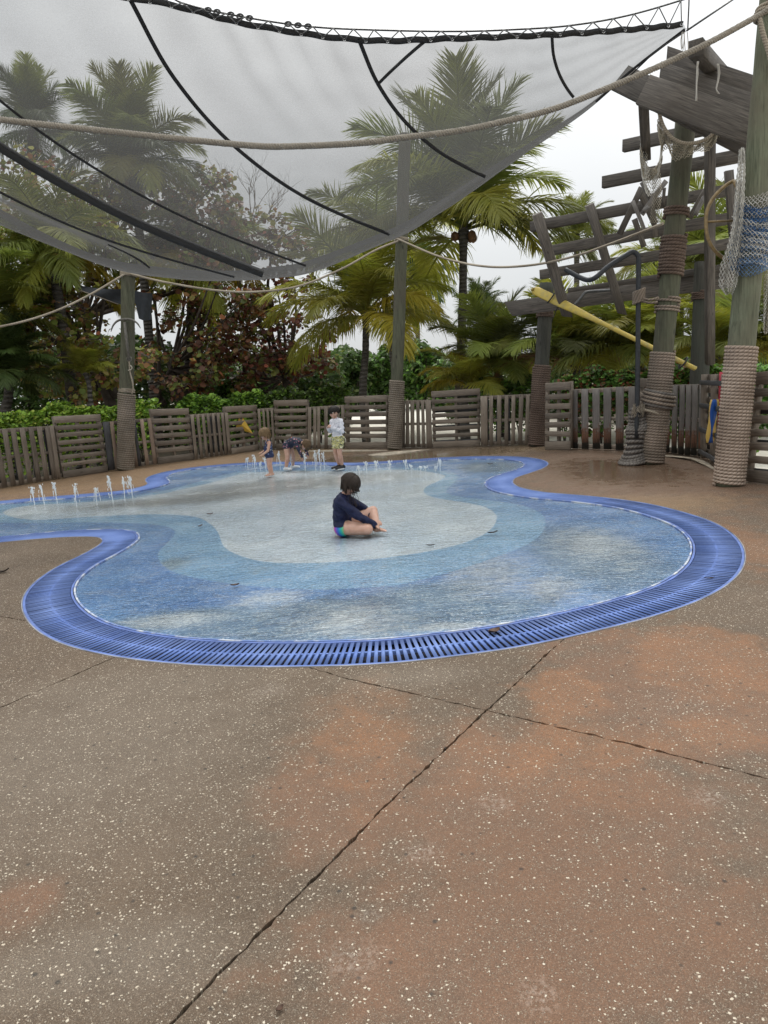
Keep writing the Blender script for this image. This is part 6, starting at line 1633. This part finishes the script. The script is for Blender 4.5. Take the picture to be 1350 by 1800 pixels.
# ------------------------------------------------------------------ water jets
def jets():
    t = NT('splashing_water'); lw = t.n('LayerWeight', {'Blend': .35}).outputs['Facing']
    p = t.bsdf(Base_Color=(.93, .96, .97), Roughness=.12)
    tl = t.n('BsdfTranslucent', {'Color': (.95, .97, .98)}).outputs[0]; tr = t.n('BsdfTransparent', {'Color': (.95, .97, .98)}).outputs[0]
    a = t.n('MixShader', {0: .45, 1: p, 2: tl}).outputs[0]
    WM = t.done(t.n('MixShader', {0: t.mr(lw, 0, 1, .62, .95), 1: tr, 2: a}).outputs[0])
    ordw = ['first', 'second', 'third', 'fourth', 'fifth', 'sixth', 'seventh', 'eighth', 'ninth', 'tenth', 'eleventh']
    L_ = [(61, 856, 888), (78, 850, 888), (101, 845, 886), (135, 851, 892), (171, 855, 888), (199, 837, 886), (220, 836, 880), (234, 837, 878)]
    K_ = [(436, 803, 826), (449, 800, 830), (458, 812, 828), (468, 803, 829), (493, 793, 826), (513, 799, 826), (537, 795, 829), (555, 793, 828), (564, 791, 828), (571, 796, 826)]
    M_ = [(632, 819, 836), (645, 811, 833), (662, 810, 832), (686, 809, 833), (714, 809, 829), (723, 817, 829), (740, 819, 829), (748, 820, 828), (766, 819, 829), (774, 808, 829)]
    for lst, gname, where in ((L_, 'water jets in the left arm of the splash pad', 'in the arm below the anchor pole'), (K_, 'water jets around the toddlers', 'around the toddler'), (M_, 'water jets between the boy and the right inlet', 'right of the boy')):
        for k, (px, yt, yb) in enumerate(lst):
            g = random.Random(int(px*7+yt)); b = ground(px, yb); top = at(px, yt, b.y); h = top.z
            mb = MB(); n = 9; lean = g.uniform(-.05, .05)
            P = [b+Vector((lean*h*(i/n)**2+g.uniform(-.004, .004), 0, h*.93*i/n)) for i in range(n+1)]
            q = tube(catmull([tuple(x) for x in P], 3), np.interp(np.linspace(0, 1, n*3+1), [0, .5, .85, 1], [.005, .008, .014, .009])*np.array([g.uniform(.7, 1.3) for _ in range(n*3+1)]), 7); mb.add(q[0], q[1])
            for i in range(16):   # crown of drops and strings falling back
                f = g.random(); c = P[-1]+Vector((g.uniform(-.026, .026)*(1.4-f), g.uniform(-.03, .03), h*.08-f*h*.42)); r_ = g.uniform(.004, .012)*(1-.4*f)
                z = g.uniform(1.0, 2.6); q = capsule(c-Vector((0, 0, r_*z*.5)), c+Vector((g.uniform(-.004, .004), 0, r_*z*.5)), r_, r_*.7, 6); mb.add(q[0], q[1])
            for s in range(2):
                x = g.uniform(.02, .05)*g.choice((-1, 1)); Q = [P[-1], P[-1]+Vector((x*.6, 0, -h*.1)), P[-1]+Vector((x, g.uniform(-.02, .02), -h*.35)), P[-1]+Vector((x*1.2, 0, -h*.7))]
                C = catmull([tuple(v) for v in Q], 4)
                for i in range(len(C)-1):
                    if g.random() < .6: q = tube([C[i], C[i+1]], [.006*g.uniform(.4, 1), .005], 5); mb.add(q[0], q[1])
            o = link('water_jet', mb.mesh('water_jet', WM, True)); tag(o, '%s water jet from the left, %s' % (ordw[k], where), 'water jet', gname)
jets()

# ------------------------------------------------------------------ fallen leaves, sand drift
def litter():
    LB = plain('dead_leaf_brown', (0.075, 0.035, 0.018), .7, .4, 40); LK = plain('dark_twig', (0.03, 0.02, 0.014), .8, .3, 40)
    def leaf(px, py, ln, wd, ang, lab, mat=LB, z=.006, curl=.35, name='fallen_leaf'):
        c = ground(px, py, z); n = 7; V = []; F = []
        for i in range(n+1):
            t_ = i/n; x = (t_-.5)*ln; w_ = wd*math.sin(PI*min(.97, max(.04, t_)))**.8
            zz = curl*ln*(t_-.5)**2*1.2
            for s in (-1, 0, 1): V.append((x, s*w_/2, zz+abs(s)*wd*.22))
        for i in range(n):
            for j in range(2): a = i*3+j; F.append([a, a+3, a+4, a+1])
        N = len(V); V2 = [(x, y, q+.0015) for x, y, q in V]; F += [[x+N for x in f[::-1]] for f in F]
        o = link(name, mk(name, V+V2, F, mat=mat), None, None, Matrix.Translation(c)@Matrix.Rotation(R(ang), 4, 'Z')); tag(o, lab, 'leaf' if name == 'fallen_leaf' else 'twig')
    leaf(869, 1111, .085, .055, 30, 'brown leaf lying on the blue drain grate near the front joint')
    leaf(757, 959, .075, .025, -10, 'small dark leaf on the wet pad right of the seated child', LK)
    leaf(866, 937, .11, .035, 20, 'dark forked leaf on the cyan ring of the pad', LK)
    leaf(369, 904, .08, .04, 10, 'dark leaf on the pale zone left of the seated child, farther one')
    leaf(352, 925, .08, .035, 60, 'dark leaf on the cyan ring left of the seated child, nearer one')
    leaf(413, 1029, .07, .035, 10, 'brown leaf on the deep blue pool floor at the front left')
    leaf(1247, 1017, .07, .02, -5, 'thin dark leaf on the grate at the right end of the pad', LK)
    leaf(492, 1774, .022, .016, 40, 'tiny dark red leaf on the concrete at the very front')
    leaf(2, 1006, .16, .05, 0, 'dark leaf at the left edge on the concrete peninsula', LK, curl=.6)
    leaf(862, 816, .09, .04, 0, 'tiny dark leaf on the far right inlet water', LK)
    DRIFT = plain('dirty_sand', (.40, .34, .26), .95, .4, 9, 0, .01)
    def drift(pts, lab, hgt=.03):
        P = catmull_closed(np.array([ground(*p)[:2] for p in pts]), 6); c = P.mean(0); n = len(P); V = [(c[0], c[1], hgt)]
        rings = 5
        for k in range(1, rings+1):
            f = k/rings
            for p in P: q = c+(p-c)*f*(1+.05*math.sin(p[0]*21+k)); V.append((q[0], q[1], .003+hgt*(1-f*f)*(.8+.4*random.random())))
        F = [[0, 1+i, 1+(i+1) % n] for i in range(n)]; F4 = []
        for k in range(rings-1):
            for i in range(n): a = 1+k*n+i; b = 1+k*n+(i+1) % n; F4.append([a, a+n, b+n, b])
        me = bpy.data.meshes.new('sand_drift'); me.from_pydata(V, [], F+F4); me.materials.append(DRIFT)
        me.polygons.foreach_set('use_smooth', np.ones(len(me.polygons), bool))
        o = link('sand_drift', me); tag(o, lab, 'sand', None, 'stuff')
    drift([(645, 800), (668, 797.5), (690, 796), (712, 794), (755, 790.5), (735, 793), (708, 797), (675, 801)], 'pale sand drifted round the foot of the middle pole')
    drift([(545, 792), (600, 791), (670, 791), (668, 793), (600, 794), (548, 794)], 'thin sand line along the fence foot behind the boy', .015)
    drift([(1168, 800), (1205, 803), (1240, 811), (1256, 822), (1250, 824), (1232, 815), (1200, 806), (1168, 803)], 'grey sand along the fence foot between the two thick right poles')
litter()
